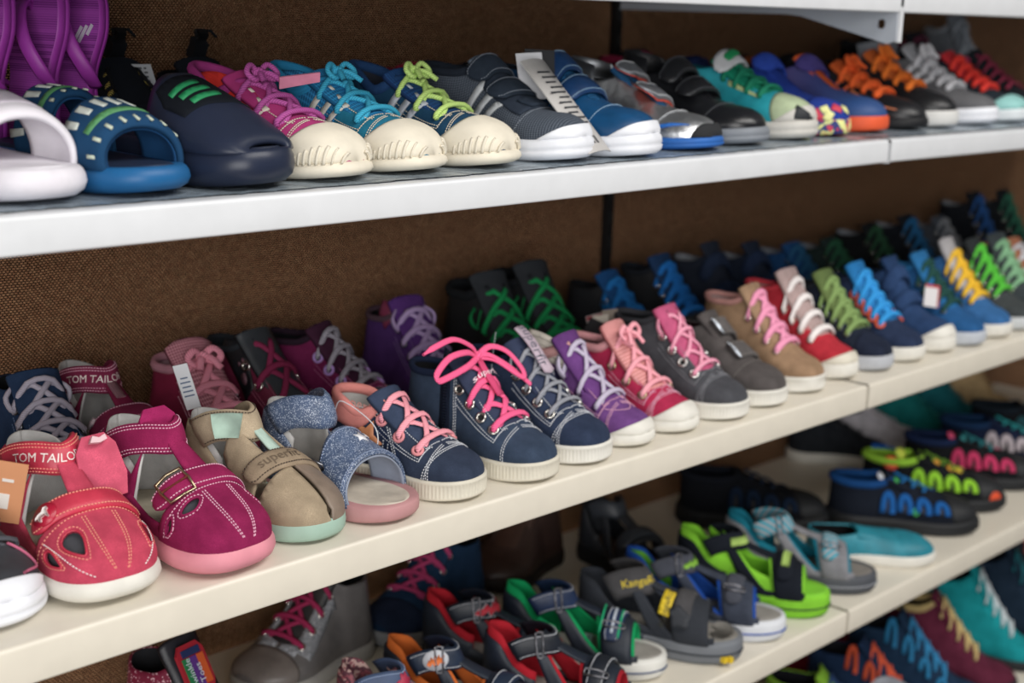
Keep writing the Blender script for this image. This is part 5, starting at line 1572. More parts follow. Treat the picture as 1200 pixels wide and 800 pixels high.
def mesh_panel(S):
    S.poly('strap_base', mat('suede', '#2d3644'), [(.44, -.55), (.42, 0), (.44, .55), (.70, .50), (.735, 0), (.70, -.50)], off=.0018)
    stripes3(S, mat('leather', '#c9cdd0'), .44, .062, -.40, -.95, .12, .034, both=False)
    S.poly('pull_tab', mat('suede', '#2b3543'), [(.63, -.30), (.63, .30), (.72, .22), (.725, 0), (.72, -.22)], off=.0045, inner=.002)


velcro('velcro_shoe', 'charcoal mesh shoe with two navy velcro straps and white sole', 'shoe', (0.993, .028), z1(.95), 13, SM, mat('suede', '#28323f'), hc=.062, L=.184, W=.078, sole=('chunky', SOLE_B), straps=((.405, .0135), (.545, .0125)), stitch=mat('plain', '#7a818c'), group=G1, panel=mesh_panel, bumper=(SOLE_B, .03), zs=.021, toeh=.027, va=-.55, vb=.60, lift=.004, collar=mat('fabric', '#232a35'), strap_t=.0038)
velcro('velcro_shoe', 'petrol blue leather shoe with two wide velcro straps and white sole', 'shoe', (1.081, .018), z1(1.04), 13, mat('leather', '#0f4a78', rough=.4), mat('leather', '#123c6c', rough=.45), hc=.064, L=.184, W=.078, sole=('chunky', SOLE_B), straps=((.40, .0145), (.545, .0135)), stitch=mat('plain', '#8fb0cc'), group=G1,
       bumper=(SOLE_B, .03), zs=.021, toeh=.028, va=-.62, vb=.60, lift=.003, strap_t=.0038, tongue=mat('mesh', '#1f5f8f', '#123a5c', scale=420), lining=mat('fabric', '#232730'))


def silver_panel(S):
    S.poly('side_flash', mat('plain', '#2b6cc0', rough=.4), [(.62, -.80), (.80, -.60), (.90, -.56), (.82, -.65), (.66, -.86)], off=.0014)
    S.gpatch('toe_guard', mat('ribknit', '#191b1f'), lambda a, b: (1 - (1 - b) * (.035 + .05 * np.abs(2 * a - 1)), (2 * a - 1) * .998), .0026, -.0005, 24, 8)


velcro('velcro_shoe', 'crumpled silver shoe with two silver velcro straps lined in coral', 'shoe', (1.194, .028), z1(1.14), 12, mat('metal', '#d6d8da', rough=.38, scale=65, crumple=.4), mat('metal', '#a9abb0', rough=.55, scale=400, crumple=.02), hc=.060, L=.178, W=.082, sole=('chunky', mat('rubber', '#2a64b0')), straps=((.40, .013), (.55, .0125)), stitch=mat('plain', '#d6d8dc'),
       group=G1, slin=mat('fabric', '#e5604f'), va=-.42, vb=.75, lift=.012, panel=silver_panel, zs=.013, tongue=mat('fabric', '#27567f'), counter=mat('metal', '#8f9296', rough=.4, scale=50), strap_t=.0035)
velcro('velcro_shoe', 'black leather shoe with two black velcro straps', 'shoe', (1.284, .034), z1(1.23), 10, mat('leather', '#15161a', rough=.32), mat('leather', '#191a1e', rough=.4), hc=.060, L=.178, W=.080, sole=('chunky', mat('rubber', '#80858c')), straps=((.40, .013), (.54, .0125)), stitch=mat('plain', '#55585e'), group=G1, zs=.018, va=-.60, vb=.60, lift=.003,
       counter=mat('leather', '#1b1c20'), strap_t=.0035, q=.9)


def teal_panel(S):
    S.strap(mat('fabric', '#d7d9dc'), .40, .012, -.55, .70, off=.010, t=.003, round_a=True, lift=lambda a: .014 * np.clip(1 - a / .35, 0, 1) ** 2)
    S.strap(mat('plain', '#13854f'), .40, .005, -.40, .0, off=.0145, t=.002, round_a=True, round_b=True)
    S.gpatch('toe_guard', mat('rubber', '#23262b'), lambda a, b: (1 - (1 - b) * .075, (-.95 + .55 * a)), .0030, -.0005, 12, 8)
    S.poly('lime_edge', mat('fabric', '#cfe0a2'), [(.45, -.52), (.70, -.47), (.70, -.52), (.46, -.60)], off=.0016)


laced('sneaker', 'teal trainer with green laces, a white strap and pale green toe', 'shoe', (1.386, .038), z1(1.34), 10, mat('leather', '#2aa6b5', rough=.5), None, hc=.060, L=.184, W=.072, q=.85, sole=('chunky', mat('rubber', '#c9c6bf')), lace=mat('lace', '#157a5c'), n=4, eye=None, tongue=mat('fabric', '#178a6a'), lw=.0062, lh=.0022, group=G1,
      toecap=mat('leather', '#b9c8a4', rough=.35), bumper=(mat('rubber', '#c9c6bf'), .045, 0), panel=teal_panel, zs=.021, toeh=.030)


def blob_panel(S):
    for i, (s, v, r, c) in enumerate(((.86, -.86, .009, '#c9384f'), (.93, -.80, .007, '#e4e39a'), (.95, -.35, .008, '#c9384f'), (.90, -.60, .006, '#e4e39a'), (.97, .1, .007, '#e4e39a'), (.78, -.90, .006, '#e4e39a'))):
        S.poly('colour_patch', mat('plain', c), star_sv(S, s, v, r, 30 * i, 4, .7), off=.0024, inner=.0012)


velcro('velcro_shoe', 'royal blue velcro shoe with red and lime flecks at its toe', 'shoe', (1.463, .042), z1(1.42), 8, mat('fabric', '#24409a'), mat('suede', '#2a48a6'), hc=.062, L=.180, W=.070, q=.8, sole=('plain', mat('print', '#25346e', '#d9dc8e', scale=120, col3='#c23a52')), straps=((.40, .015),), group=G1, va=-.5, vb=.7, lift=.004,
       toecap=mat('fabric', '#26419c'), panel=blob_panel, lining=mat('fabric', '#1c2f63'))
velcro('velcro_shoe', 'blue-violet shoe on an orange sole beside the shelf seam', 'shoe', (1.558, .048), z1(1.51), 8, mat('gradient', '#4a3f78', '#22457a'), mat('suede', '#4d4486'), hc=.062, L=.180, W=.078, q=.75, sole=('plain', mat('rubber', '#df5a33')), straps=((.42, .015),), group=G1, va=-.5, vb=.7, lift=.004, tongue=mat('fabric', '#d9602f'))
ORL = mat('lace', '#f0652d')


def soccer(S):
    stripes3(S, mat('plain', '#e9683a'), .46, .07, -.30, -.80, .12, .022, n=2, both=False)
    S.poly('side_line', mat('plain', '#c97a55'), [(.50, -.62), (.86, -.70), (.865, -.67), (.50, -.56)], off=.0014)
    S.poly('side_line', mat('plain', '#d9703f'), [(.60, -.80), (.76, -.86), (.77, -.80), (.62, -.74)], off=.0014)


laced('football_shoe', 'black football shoe with orange laces and orange side lines', 'shoe', (1.652, .046), z1(1.6), 8, mat('leather', '#15161a', rough=.4), None, hc=.060, L=.190, W=.076, q=.8, sole=('plain', mat('rubber', '#17181b')), lace=ORL, n=4, eye=None, tongue=mat('fabric', '#d9632f'), lw=.0080, lh=.0022, group=G1, panel=soccer, zs=.013, toeh=.026, bow='tied')
laced('football_shoe', 'second black football shoe with orange laces, on a white sole edge', 'shoe', (1.730, .046), z1(1.6), 8, mat('leather', '#141518', rough=.4), None, hc=.066, L=.190, W=.076, q=.8, sole=('plain', mat('rubber', '#d3d2cf')), lace=mat('lace', '#ee7a2d'), n=4, eye=None, tongue=mat('fabric', '#c9652f'), lw=.0080, lh=.0022, group=G1, zs=.020, toeh=.026, bow='tied')


def g3(S): stripes3(S, mat('leather', '#d9dade'), .42, .066, -.36, -.85, .12, .040, both=False)


laced('sneaker', 'grey running shoe with three white stripes and pale laces', 'shoe', (1.830, .042), z1(1.7), 6, mat('fabric', '#6c6c6f'), GREYLIN, hc=.066, L=.192, W=.080, q=.75, sole=('chunky', SOLE_B), lace=mat('lace', '#c9c9cd'), n=5, eye=None, tongue=mat('fabric', '#a9abb0'), lw=.0075, lh=.003, group=G1, panel=g3, zs=.022, ext=.020, bow='tied')
laced('sneaker', 'white and mint trainer with neon red laces at the right edge', 'shoe', (1.924, .042), z1(1.8), 6, mat('fabric', '#26303a'), None, hc=.066, L=.185, W=.080, q=.6, sole=('chunky', mat('rubber', '#d9dfe2')), lace=mat('lace', '#ef3f35'), n=5, eye=None, tongue=mat('fabric', '#c9333a'), lw=.0080, lh=.003, group=G1, bumper=(mat('rubber', '#8fc4c0'), .14, 0))
laced('sneaker', 'dark trainer with pink lettered collar past the neon red laces', 'shoe', (2.015, .050), z1(1.9), 4, mat('fabric', '#1d2228'), None, hc=.068, L=.185, W=.080, q=.5, sole=('chunky', SOLE_B), lace=mat('lace', '#8c2f48'), n=5, eye=None, group=G1, collar=mat('fabric', '#a93a5e'), cr=.005)

# price cards standing between the mesh shoe and the petrol blue one
c = card('price_card', 'grey price card with rows of small print between charcoal and petrol shoes', 'tag', (1.010, .024, z1(1.0) + .010), (-44, 0, 12), .042, .112, mat('plain', '#b3b0ad'), lines=tuple((.5 + .1 * (i % 2) - .05, .30 + .055 * i, .62 - .1 * (i % 3), .018) for i in range(11)) + ((.35, .12, .03, .08), (.42, .12, .05, .08), (.52, .12, .02, .08), (.58, .12, .04, .08)), group='cards hung on shoes', fold=2)
c = card('price_card', 'white folded card behind the grey printed price card', 'tag', (1.000, .104, z1(1.0) + .052), (-20, -4, -30), .026, .046, mat('plain', '#d5d6da'), group='cards hung on shoes')
c = card('price_card', 'black card edge behind the white folded card', 'tag', (1.014, .110, z1(1.0) + .054), (-16, 2, -30), .030, .046, mat('plain', '#1d1e22'), group='cards hung on shoes')
card('price_card', 'grey card standing behind the silver shoe', 'tag', (1.340, .205, z1(1.3) + .050), (0, -28, -30), .046, .026, mat('plain', '#aeb3bc'), group='cards hung on shoes')
card('price_card', 'large pale grey card behind the grey running shoe', 'tag', (1.87, .242, z1(1.8) + .060), (-6, -12, -32), .062, .046, mat('plain', '#8f949c'), group='cards hung on shoes', lines=((.5, .5, .8, .6),), ink=mat('plain', '#7d828a'))

# ------------------------------------------------------------------ second shelf from the top, things behind
PUR = mat('rubber', '#a23ba6', rough=.45); PURT = mat('mesh', '#a145a8', '#7c2f84', scale=520)


def flip_flop(label, loc, rz, tilt, group, logo=False):
    """Stands upright on its heel: local z runs along the sole, local y is the side the foot would lie on."""
    r = thing('flip_flop', label, 'flip flop', loc, (math.radians(tilt), 0, math.radians(rz)), group)
    L, W, t = .160, .068, .013
    w = pchip([(0, .78), (.16, .84), (.42, .70), (.70, 1.0), (.86, .96), (1, .8)])
    g = np.linspace(0, 1, 40); s = (1 - np.cos(np.pi * g)) / 2
    hw = W / 2 * w(s) * np.sqrt(np.clip(1 - np.clip((.16 - s) / .16, 0, 1) ** 2, 0, 1)) * np.sqrt(np.clip(1 - np.clip((s - .76) / .24, 0, 1) ** 2.4, 0, 1))
    A = np.vstack([np.stack([-hw, s * L], -1), np.stack([hw, s * L], -1)[::-1][1:-1]]); n = len(A)
    nr = norm(A - np.array([[0, L / 2]]))
    mb = MB(); rings = []
    for y, o in ((0, -.002), (.001, 0), (.005, .0008), (.0055, -.0006), (.0062, .0006), (t - .001, 0), (t, -.0015)):
        P = A + nr * o; rings.append(np.stack([P[:, 0], np.full(n, y), P[:, 1]], -1))
    mb.add(np.stack(rings), gridf(len(rings), n, False, True))
    C = rings[0].copy(); C[:, 0] = 0; mb.add(np.vstack([rings[0], C]), [[i, (i + 1) % n, (i + 1) % n + n, i + n] for i in range(n)])
    mb.build('sole', PUR, r)
    mb = MB(); C = rings[-1].copy(); C[:, 0] = 0
    mb.add(np.vstack([rings[-1], C]), [[i, i + n, (i + 1) % n + n, (i + 1) % n] for i in range(n)], np.vstack([A, A])); mb.build('footbed', PURT, r)
    for sd in (-1, 1):
        mb = MB(); tube(mb, smoothpath([(sd * .029, t - .003, .062), (sd * .032, t + .012, .072), (sd * .021, t + .022, .096), (sd * .008, t + .017, .118), (0, t + .006, .128), (0, t - .004, .129)], 22), .0065, .0028, 8, up=(sd * .3, 1, 0))
        mb.build('strap', PUR, r)
    if logo:
        for k in range(3):
            mb = MB(); mb.box((-.024 + .0068 * k, t + .0006, .108 - .0035 * k), .0030, .0006, .010 + .006 * k, [[.86, 0, -.5], [0, 1, 0], [.5, 0, .86]]); mb.build('logo_bar', mat('plain', '#cfc5d6'), r, smooth=False)
    return r


flip_flop('purple flip flop standing on end at the left edge of the picture', (.525, .268, z1(.5)), 106, 6, G1R)
flip_flop('purple flip flop standing on end between two others', (.575, .272, z1(.5)), 102, 6, G1R)
flip_flop('purple flip flop standing on end, rightmost of three, with a small three-bar logo', (.612, .280, z1(.5)), 112, 6, G1R, logo=True)
CORD = mat('lace', '#15171c')
for i, (x, lab) in enumerate(((.676, 'black water shoe with a cord lock and yellow loops, behind the navy slide'), (.764, 'second black water shoe with cord lock, behind the magenta sneaker'))):
    S = laced('water_shoe', lab, 'shoe', (x + .004, .236), z1(x), -6, mat('fabric', '#242b36'), None, hc=.056, L=.165, W=.080, q=.9, sole=('plain', mat('rubber', '#16181c')), lace=None, tongue=mat('fabric', '#1b2029'), ext=.012, group=G1R, toeh=.022)
    for sd in (-1, 1):
        for k in range(3):
            s = .43 + .07 * k; e = float(S.ve(np.array(s)))
            S.gpatch('cord_loop', mat('lace', '#c9b35c', '#2a2a22', scale=300), lambda a, b, s=s, e=e, sd=sd: (s + (b - .5) * .028, sd * (e + .01 + .13 * a)), .003, 0, 6, 5)
        mb = MB(); s = np.linspace(.42, .60, 8); tube(mb, S.F(s, sd * (S.ve(s) + .01), np.full(8, .003)), .0016, .0016, 6); mb.build('cord', CORD, S.root)
    b = np.array([.42 * S.L - .018, .004, .086])
    mb = MB(); tube(mb, smoothpath([S.F(np.array(.42), np.array(-.3), np.array(.003)), b + (0.004, -.012, -.010), b, b + (.004, .012, -.012), S.F(np.array(.42), np.array(.3), np.array(.003))], 20), .0016, .0016, 6); mb.build('cord', CORD, S.root)
    tl = MB(); tl.box(b + (0, 0, .004), .012, .014, .020, [[.8, 0, .6], [0, 1, 0], [-.6, 0, .8]]); lk = tl.build('cord_lock', mat('rubber', '#1a1c21', rough=.5), S.root, smooth=False)
    tl = MB(); tl.box(b + (.010, 0, .018), .008, .009, .008, [[.8, 0, .6], [0, 1, 0], [-.6, 0, .8]]); tl.build('button', mat('rubber', '#101114', rough=.4), lk, smooth=False)
    for e_ in (-1, 1):
        mb = MB(); tube(mb, smoothpath([b + (.004, e_ * .003, .012), b + (.010, e_ * .007, .022), b + (.020, e_ * .010, .016)], 8), .0014, .0014, 6); mb.build('cord', CORD, S.root)
    if i == 0:
        plate(S, 'size_label', mat('plain', '#c5c9ce'), [(-.016, 0), (-.016, .022), (.016, .022), (.016, 0)], (.46 * S.L, .016, .058), (0, 1, 0), (-.55, 0, .84), t=.0012)
        k = MB()
        for r_ in range(4):
            for c_ in range(5):
                p = np.array([.46 * S.L, .016, .058]) + np.array([0, 1, 0]) * (-.011 + .005 * c_) + np.array([-.55, 0, .84]) * (.004 + .0045 * r_) + np.array([.84, 0, .55]) * .0008
                k.box(p, .0006, .0034 - .001 * ((r_ + c_) % 2), .0016, [[.84, 0, -.55], [0, 1, 0], [.55, 0, .84]])
        o = k.build('label_print', mat('plain', '#50545b'), S.root, smooth=False); o['kind'] = 'stuff'
back = [(.842, '#4a3a30', 'dark brown low shoe with a grey rim behind the turquoise sneaker', .050, '#6b6661'), (.930, '#5b4a3c', 'brown low shoe with a strap behind the lime-laced sneaker', .044, '#7b756c'), (1.045, '#a82f45', 'red low shoe in the shade behind the charcoal shoe', .052, '#8c2438'), (1.135, '#1a1d22', 'black low shoe with white flecks behind the petrol blue shoe', .052, '#d6d6d8'),
        (1.245, '#2c2f36', 'dark grey low shoe behind the silver shoe', .050, '#3c4048'), (1.425, '#26262b', 'black shoe with a pink collar behind the black velcro shoe', .064, '#b5365e'), (1.545, '#1c2c55', 'dark blue shoe behind the royal blue one', .055, '#23366a'), (1.660, '#1a1b1f', 'black shoe behind the orange-soled one', .056, '#a5521f'), (1.78, '#202226', 'black shoe behind the football shoes', .058, '#2e3136'),
        (2.00, '#26282d', 'tall dark shoe behind the grey running shoe', .090, '#44474d'), (2.13, '#2a2b31', 'dark shoe with pink marks near the right edge', .090, '#7b3450'), (2.26, '#7d838b', 'silver-grey high shoe at the far right of the second shelf', .118, '#a7adb5')]
for x, c1, lab, h, c2 in back:
    laced('sneaker', lab, 'shoe', (x, .246), z1(x), -10, mat('suede', c1), GREYLIN, hc=h, L=.165, W=.078, q=.5, sole=('plain', mat('rubber', '#8d8c89')), lace=mat('lace', c2), n=3, tongue=mat('fabric', c1), group=G1R, ext=.008, collar=mat('fabric', c2), toeh=.022)
# ------------------------------------------------------------------ sandal shelf
def sport(label, toe, yaw, up, lining, strapm, solem, footm, z=Z3, q=1.0, L=.185, W=.070, stm=None, zs=.020, style='plain', front=(.60, .80), strap2=True, edge=None, tag_print=None, group=G3, closed=False, ringm=None, insole_label=False, hc=.062, foot=1, m2=None, solestripe=None, front_open=True, rail=True, ahw=.0115):
    """Trekking sandal: heel cup, ankle strap, side webs, front strap; coloured padding shows along every edge."""
    S = sandal('sandal', label, 'sandal', toe, z, yaw, solem, footm, style, L=L, W=W, q=q, zs=zs, group=group, hc=hc, foot=foot,
               H=[(0, .096), (.18, .088), (.34, .067), (.46, .053), (.60, .043), (.75, .036), (.9, .030), (1, .025)], T=[(0, .062), (.10, .058), (.22, .034), (.34, .024), (1, .02)])
    counter(S, up, lining, s1=.34, t=.003, margin=.07)
    for sd in (-1, 1):   # webs running down from the ankle strap to the sole
        S.gpatch('side_web', up, lambda a, b, sd=sd: (.30 + .10 * b + (.20 + .06 * b) * a, sd * (.45 + .55 * a)), .0020, -.0006, 14, 8)
        if lining is not None:
            S.gpatch('web_lining', lining, lambda a, b, sd=sd: (.285 + .13 * b + (.20 + .06 * b) * a, sd * (.42 + .56 * a)), -.0008, -.0026, 14, 8)
        if rail: S.gpatch('side_rail', up, lambda a, b, sd=sd: (.25 + .60 * a, sd * (1 - (.13 + .10 * (2 * a - 1) ** 2) * b)), .0016, -.0008, 20, 4)
    fr = band(S, 'front_band', m2 or up, lambda v: front[0] + .05 * v * v, lambda v: front[1] + .02 * v * v - .0, -1, 1, off=.0030, t=.0026, lining=lining, margin=.020, na=34, nb=10, lname='band_padding')
    S.poly('instep_web', up, [(.34, -.22), (.34, .30), (.63, .20), (.63, -.16)], off=.0022, inner=-.0004)
    a1 = S.ribbon(strapm, lambda a: (.415 - .55 * (1.26 * a - .63) ** 2, 1.26 * a - .63), ahw, bdir=(-.45, 0, .89), off=.0064, t=.0032, stitch=(.12, .88) if stm else None, stm=stm)
    S.rib1 = S.rib
    a2 = None
    if strap2:
        a2 = S.ribbon(strapm, lambda a: (front[0] + .075 + .03 * a + .03 * (1.32 * a - .62) ** 2, 1.32 * a - .62), .0105, off=.0076, t=.0030, stitch=(.14, .86) if stm else None, stm=stm, round_a=True)
    S.rib2 = S.rib
    if ringm:
        S.rib = S.rib1; S.rring(.20, .0035, ahw + .0015, ringm); S.rib = S.rib2
        if strap2: S.rring(.20, .0035, .0122, ringm)
    if closed:
        S.gpatch('toe_guard', solem, lambda a, b: (1 - (1 - b) * (.18 - .05 * np.abs(2 * a - 1) ** 2), (2 * a - 1) * .998), .0026, -.0010, 26, 10)
    if insole_label:
        mb = MB(); mb.box((.50 * S.L, .006, .0285), .018, .026, .0004); mb.build('insole_label', mat('plain', '#c9cfd8'), S.root, smooth=False)
        mb = MB()
        for i in range(3): mb.box((.50 * S.L - .005 + .005 * i, .006, .0289), .0014, .018 - .004 * i, .0002)
        o = mb.build('label_print', mat('plain', '#5b6f96'), S.root, smooth=False); o['kind'] = 'stuff'
    if solestripe is not None:
        mb = MB(); g = np.linspace(0, 1, 60); s = (1 - np.cos(np.pi * g)) / 2; w = S.half(s) + .0030
        A = np.vstack([np.stack([S.L * s + .002 * (s > .98), S.cf(s) - w], -1), np.stack([S.L * s, S.cf(s) + w], -1)[::-1][1:-1]])
        tube(mb, np.column_stack([A, np.full(len(A), zs * .55) + S.sp(np.clip(A[:, 0] / S.L, 0, 1)) * .5]), .0022, .0010, 6, up=(0, 0, 1), closed=True)
        mb.build('sole_stripe', solestripe, S.root)
    return S, a1, a2, fr


DNAVY = mat('leather', '#16202f', rough=.55); FOOTG = mat('leather', '#99958f', rough=.75); GLOSSB = mat('rubber', '#1b1e24', rough=.3)
RIM_O = mat('fabric', '#cf6a2f'); RIM_R = mat('fabric', '#b3202e'); RIM_G = mat('fabric', '#12a05f'); RIM_B = mat('fabric', '#1f4fa8')
FLAME = [(.02, .3), (.16, .62), (.20, .50), (.30, .78), (.38, .55), (.50, .85), (.55, .60), (.68, .88), (.74, .62), (.95, .80), (.84, .45), (.97, .30), (.72, .34), (.60, .16), (.52, .36), (.40, .14), (.34, .38), (.20, .16)]


def flame(S, m, s, hw, v0, v1, off, parent):
    S.poly('flame_print', m, [(s + (.5 - y) * 2 * hw, v0 + (v1 - v0) * x) for x, y in FLAME], off=off, inner=off - .001, parent=parent, step=.004)


S, a1, a2, fr = sport('navy sandal lined in orange with a small flame badge', (.975, .020), 28, DNAVY, RIM_O, mat('leather', '#1b2a40', rough=.5), mat('rubber', '#22252b'), FOOTG, stm=ST_W, ringm=GUN, q=.9, W=.064)
S.rib = S.rib1
t = np.linspace(0, 2 * np.pi, 18, endpoint=False)
S.rshape(np.stack([.013 * np.cos(t), .0105 * np.sin(t)], -1), .17, mat('plain', '#c9ccd3'), 'badge', parent=a1)
S.rshape([((x - .5) * .020, (y - .5) * .016) for x, y in FLAME], .17, mat('plain', '#d9702f'), 'flame_print', off=.0012, parent=a1)
S, a1, a2, fr = sport('navy sandal lined in red with red flames on its ankle strap', (1.091, .085), 30, DNAVY, RIM_R, mat('leather', '#17202e', rough=.5), mat('rubber', '#22252b'), FOOTG, stm=ST_W, ringm=GUN, insole_label=True, q=.9, W=.064, strap2=False)
S.rib = S.rib1
S.rshape([((x - .5) * .053, (y - .5) * .024) for x, y in FLAME], .42, mat('plain', '#cfc6cb'), 'flame_edge', off=.0002, th=.0004, parent=a1)
S.rshape([((x - .5) * .050, (y - .5) * .020) for x, y in FLAME], .42, mat('plain', '#b92c3c'), 'flame_print', off=.0010, parent=a1)
S, a1, a2, fr = sport('navy sandal lined in red, frontmost, with double stitched strap', (1.078, -.018), 30, DNAVY, RIM_R, mat('leather', '#131a26', rough=.5), mat('rubber', '#22252b'), FOOTG, stm=ST_W, ringm=GUN, q=.9, L=.18)
S, a1, a2, fr = sport('navy sandal lined in bright green with green-edged front strap', (1.185, .050), 34, DNAVY, RIM_G, mat('leather', '#1c2f52', rough=.5), mat('rubber', '#d9d8d2'), FOOTG, stm=ST_W, ringm=GUN, insole_label=True, q=.95, W=.067, solestripe=mat('rubber', '#263d66'))
for k in (-1, 1):
    o = band(S, 'edge_tape', mat('fabric', '#2bb37c'), .66 + k * .055, .672 + k * .055, -.55, .55, off=.0086, t=.002, na=20, nb=3)
band(S, 'grey_line', mat('lace', '#b9c2cc'), .672, .688, -.5, .5, off=.0082, t=.001, na=20, nb=3)
# grey trekking sandal with yellow lettering
GSD = mat('suede', '#4b4a4c'); GMESH = mat('mesh', '#3d4149', '#1c1f24', scale=360)
S, a1, a2, fr = sport('grey trekking sandal with yellow lettering on strap and side tab', (1.285, .018), 32, mat('mesh', '#3c4048', '#1d2026', scale=360), None, GSD, mat('rubber', '#70747a'), mat('suede', '#8b8780'), stm=None, q=1.0, ahw=.0165, L=.19, W=.073, front=(.56, .80), zs=.022, m2=GMESH, solestripe=mat('rubber', '#2b2e34'))
S.rib = S.rib1; S.rtext('KangaROOS', .37, .0096, mat('plain', '#e0c62f'), parent=a1)
o = S.poly('side_tab', mat('plain', '#dcbf2a'), [(.505, -.62), (.525, -.12), (.59, -.12), (.57, -.62)], off=.0052, inner=.002)
S.text('KangaROOS', .553, -.36, .0070, -8, mat('plain', '#2a2a20'), .0058, parent=o)
S.poly('strap_end', mat('rubber', '#2f3238'), [(.60, -.72), (.57, -.50), (.62, -.40), (.70, -.52), (.69, -.70)], off=.0094, inner=.007)
for k in (-1, 0):
    mb = MB(); s = .93 + .035 * k; w = float(S.half(np.array(s))); mb.box((S.L * s + .003, float(S.cf(s)) - w - .003 - .0008 * k, .0085), .009, .005, .0065, [[.8, .6, 0], [-.6, .8, 0], [0, 0, 1]]); mb.build('sole_lug', mat('plain', '#e0c02c'), S.root, smooth=False)
mb = MB()   # radiating ridges of the footbed's toe
for a in np.linspace(-1.15, 1.15, 17):
    p0 = np.array([.80 * S.L, 0, .0285]); d = np.array([math.cos(a), math.sin(a), 0]); n_ = min(.030, .024 / max(.3, abs(math.sin(a))))
    tube(mb, np.array([p0 + d * .010, p0 + d * n_]), .0009, .0009, 5)
o = mb.build('footbed_ridge', mat('suede', '#97938c'), S.root); o['kind'] = 'stuff'
S, a1, a2, fr = sport('grey sandal lined in royal blue and lime with white and blue sole', (1.372, .018), 34, mat('suede', '#3c4250'), RIM_B, mat('suede', '#4a4d57'), mat('rubber', '#d5d8dd'), FOOTG, stm=None, q=.9, L=.195, ringm=GUN, solestripe=RIM_B, insole_label=True, zs=.021)
counter(S, RIM_B, mat('fabric', '#66b53a'), s1=.30, off=-.0046, t=.001, margin=.04, name='heel_pad')
S.rib = S.rib1; S.rshape([((x - .5) * .040, (y - .5) * .016) for x, y in FLAME], .42, mat('plain', '#7fb23c'), 'lime_mark')
LIME = mat('fabric', '#8cd63c')
S, a1, a2, fr = sport('neon lime sandal with black straps and black sole band', (1.472, .020), 32, mat('fabric', '#171c26'), LIME, mat('fabric', '#1a1f29'), LIME, mat('rubber', '#84cf3a', rough=.6), stm=None, q=.9, L=.19, W=.073, zs=.023, solestripe=mat('rubber', '#161a22'), front=(.62, .82))
for st_, sd in ((.37, 1), (.70, 1)):
    S.rib = S.rib1 if st_ < .5 else S.rib; S.rshape([(-.022, -.005), (-.022, .005), (.020, .005), (.020, -.005)], .42, mat('fabric', '#a7c56a'), 'strap_panel')
    S.rib = S.rib2
for sd in (-1, 1):
    S.gpatch('lime_side', LIME, lambda a, b, sd=sd: (.20 + .62 * a, sd * (1 - (.50 - .18 * a) * b)), -.0012, -.0034, 20, 6)
TEALM = mat('fabric', '#1c7f96')
S, a1, a2, fr = sport('grey and teal sandal with striped straps', (1.585, .022), 36, mat('suede', '#85858a'), TEALM, mat('lace', '#9a9ba0', '#2b93a8', scale=60), mat('rubber', '#4b4e54'), mat('suede', '#86817b'), stm=None, q=.8, L=.195, W=.074, ringm=GUN, solestripe=mat('rubber', '#8f9298'))
laced('sneaker', 'low teal shoe with a white sole half hidden by the grey and teal sandal', 'shoe', (1.735, .022), Z3, 48, mat('leather', '#1f8496', rough=.55), None, hc=.030, T=[(0, .030), (.2, .026), (.4, .028)], toeh=.022, L=.175, W=.074, q=.7, sole=('plain', SOLE_W), lace=None, toeseam=False, tongue=mat('leather', '#1f8496', rough=.55), group=G3, zs=.015, ext=.004)


def hiker(label, toe, yaw, up, loopm, cordm, lin, q=.8, z=Z3, L=.215, solem=None, spots=(), grp=G3, hc=.055):
    """Closed-toe hiking sandal: rubber toe guard, arched side loops, bungee cord."""
    solem = solem or mat('rubber', '#1d1f22')
    S = laced('hiking_sandal', label, 'sandal', toe, z, yaw, up, lin, hc=hc, L=L, W=.084, q=q, sole=('chunky', solem), lace=None, tongue=up, group=grp, zs=.021, toeh=.030, toecap=solem, collar=lin, cr=.005, ext=.010)
    for sd in (-1, 1):
        for k in range(4):
            s = .36 + .120 * k
            h = .90 - .05 * k
            t = np.linspace(0, 1, 14)
            ss = s - .034 * np.cos(np.pi * t); vv = sd * (h - .27 * np.sin(np.pi * t) ** .7)
            mb = MB(); tube(mb, S.F(ss, vv, np.full(14, .0028)), .0048, .0016, 6, up=S.N(ss, vv)); mb.build('side_loop', loopm, S.root)
            S.poly('opening', mat('plain', '#0b0c0e'), [(s - .028, sd * h), (s - .020, sd * (h - .16)), (s, sd * (h - .22)), (s + .020, sd * (h - .16)), (s + .028, sd * h)], off=.0012)
    for k in range(3):
        t = np.linspace(0, 1, 10); s0 = S.st + .05 + .075 * k
        mb = MB(); tube(mb, S.F(s0 + .05 * np.sin(t * np.pi * 2) * .5, -.34 + .68 * t, np.full(10, .0045)), .0022, .0016, 6); mb.build('cord', cordm, S.root)
    for c_, s, v, r in spots:
        S.poly('colour_patch', mat('plain', c_), circle_sv(S, s, v, r, 10), off=.0030, inner=.001)
    return S


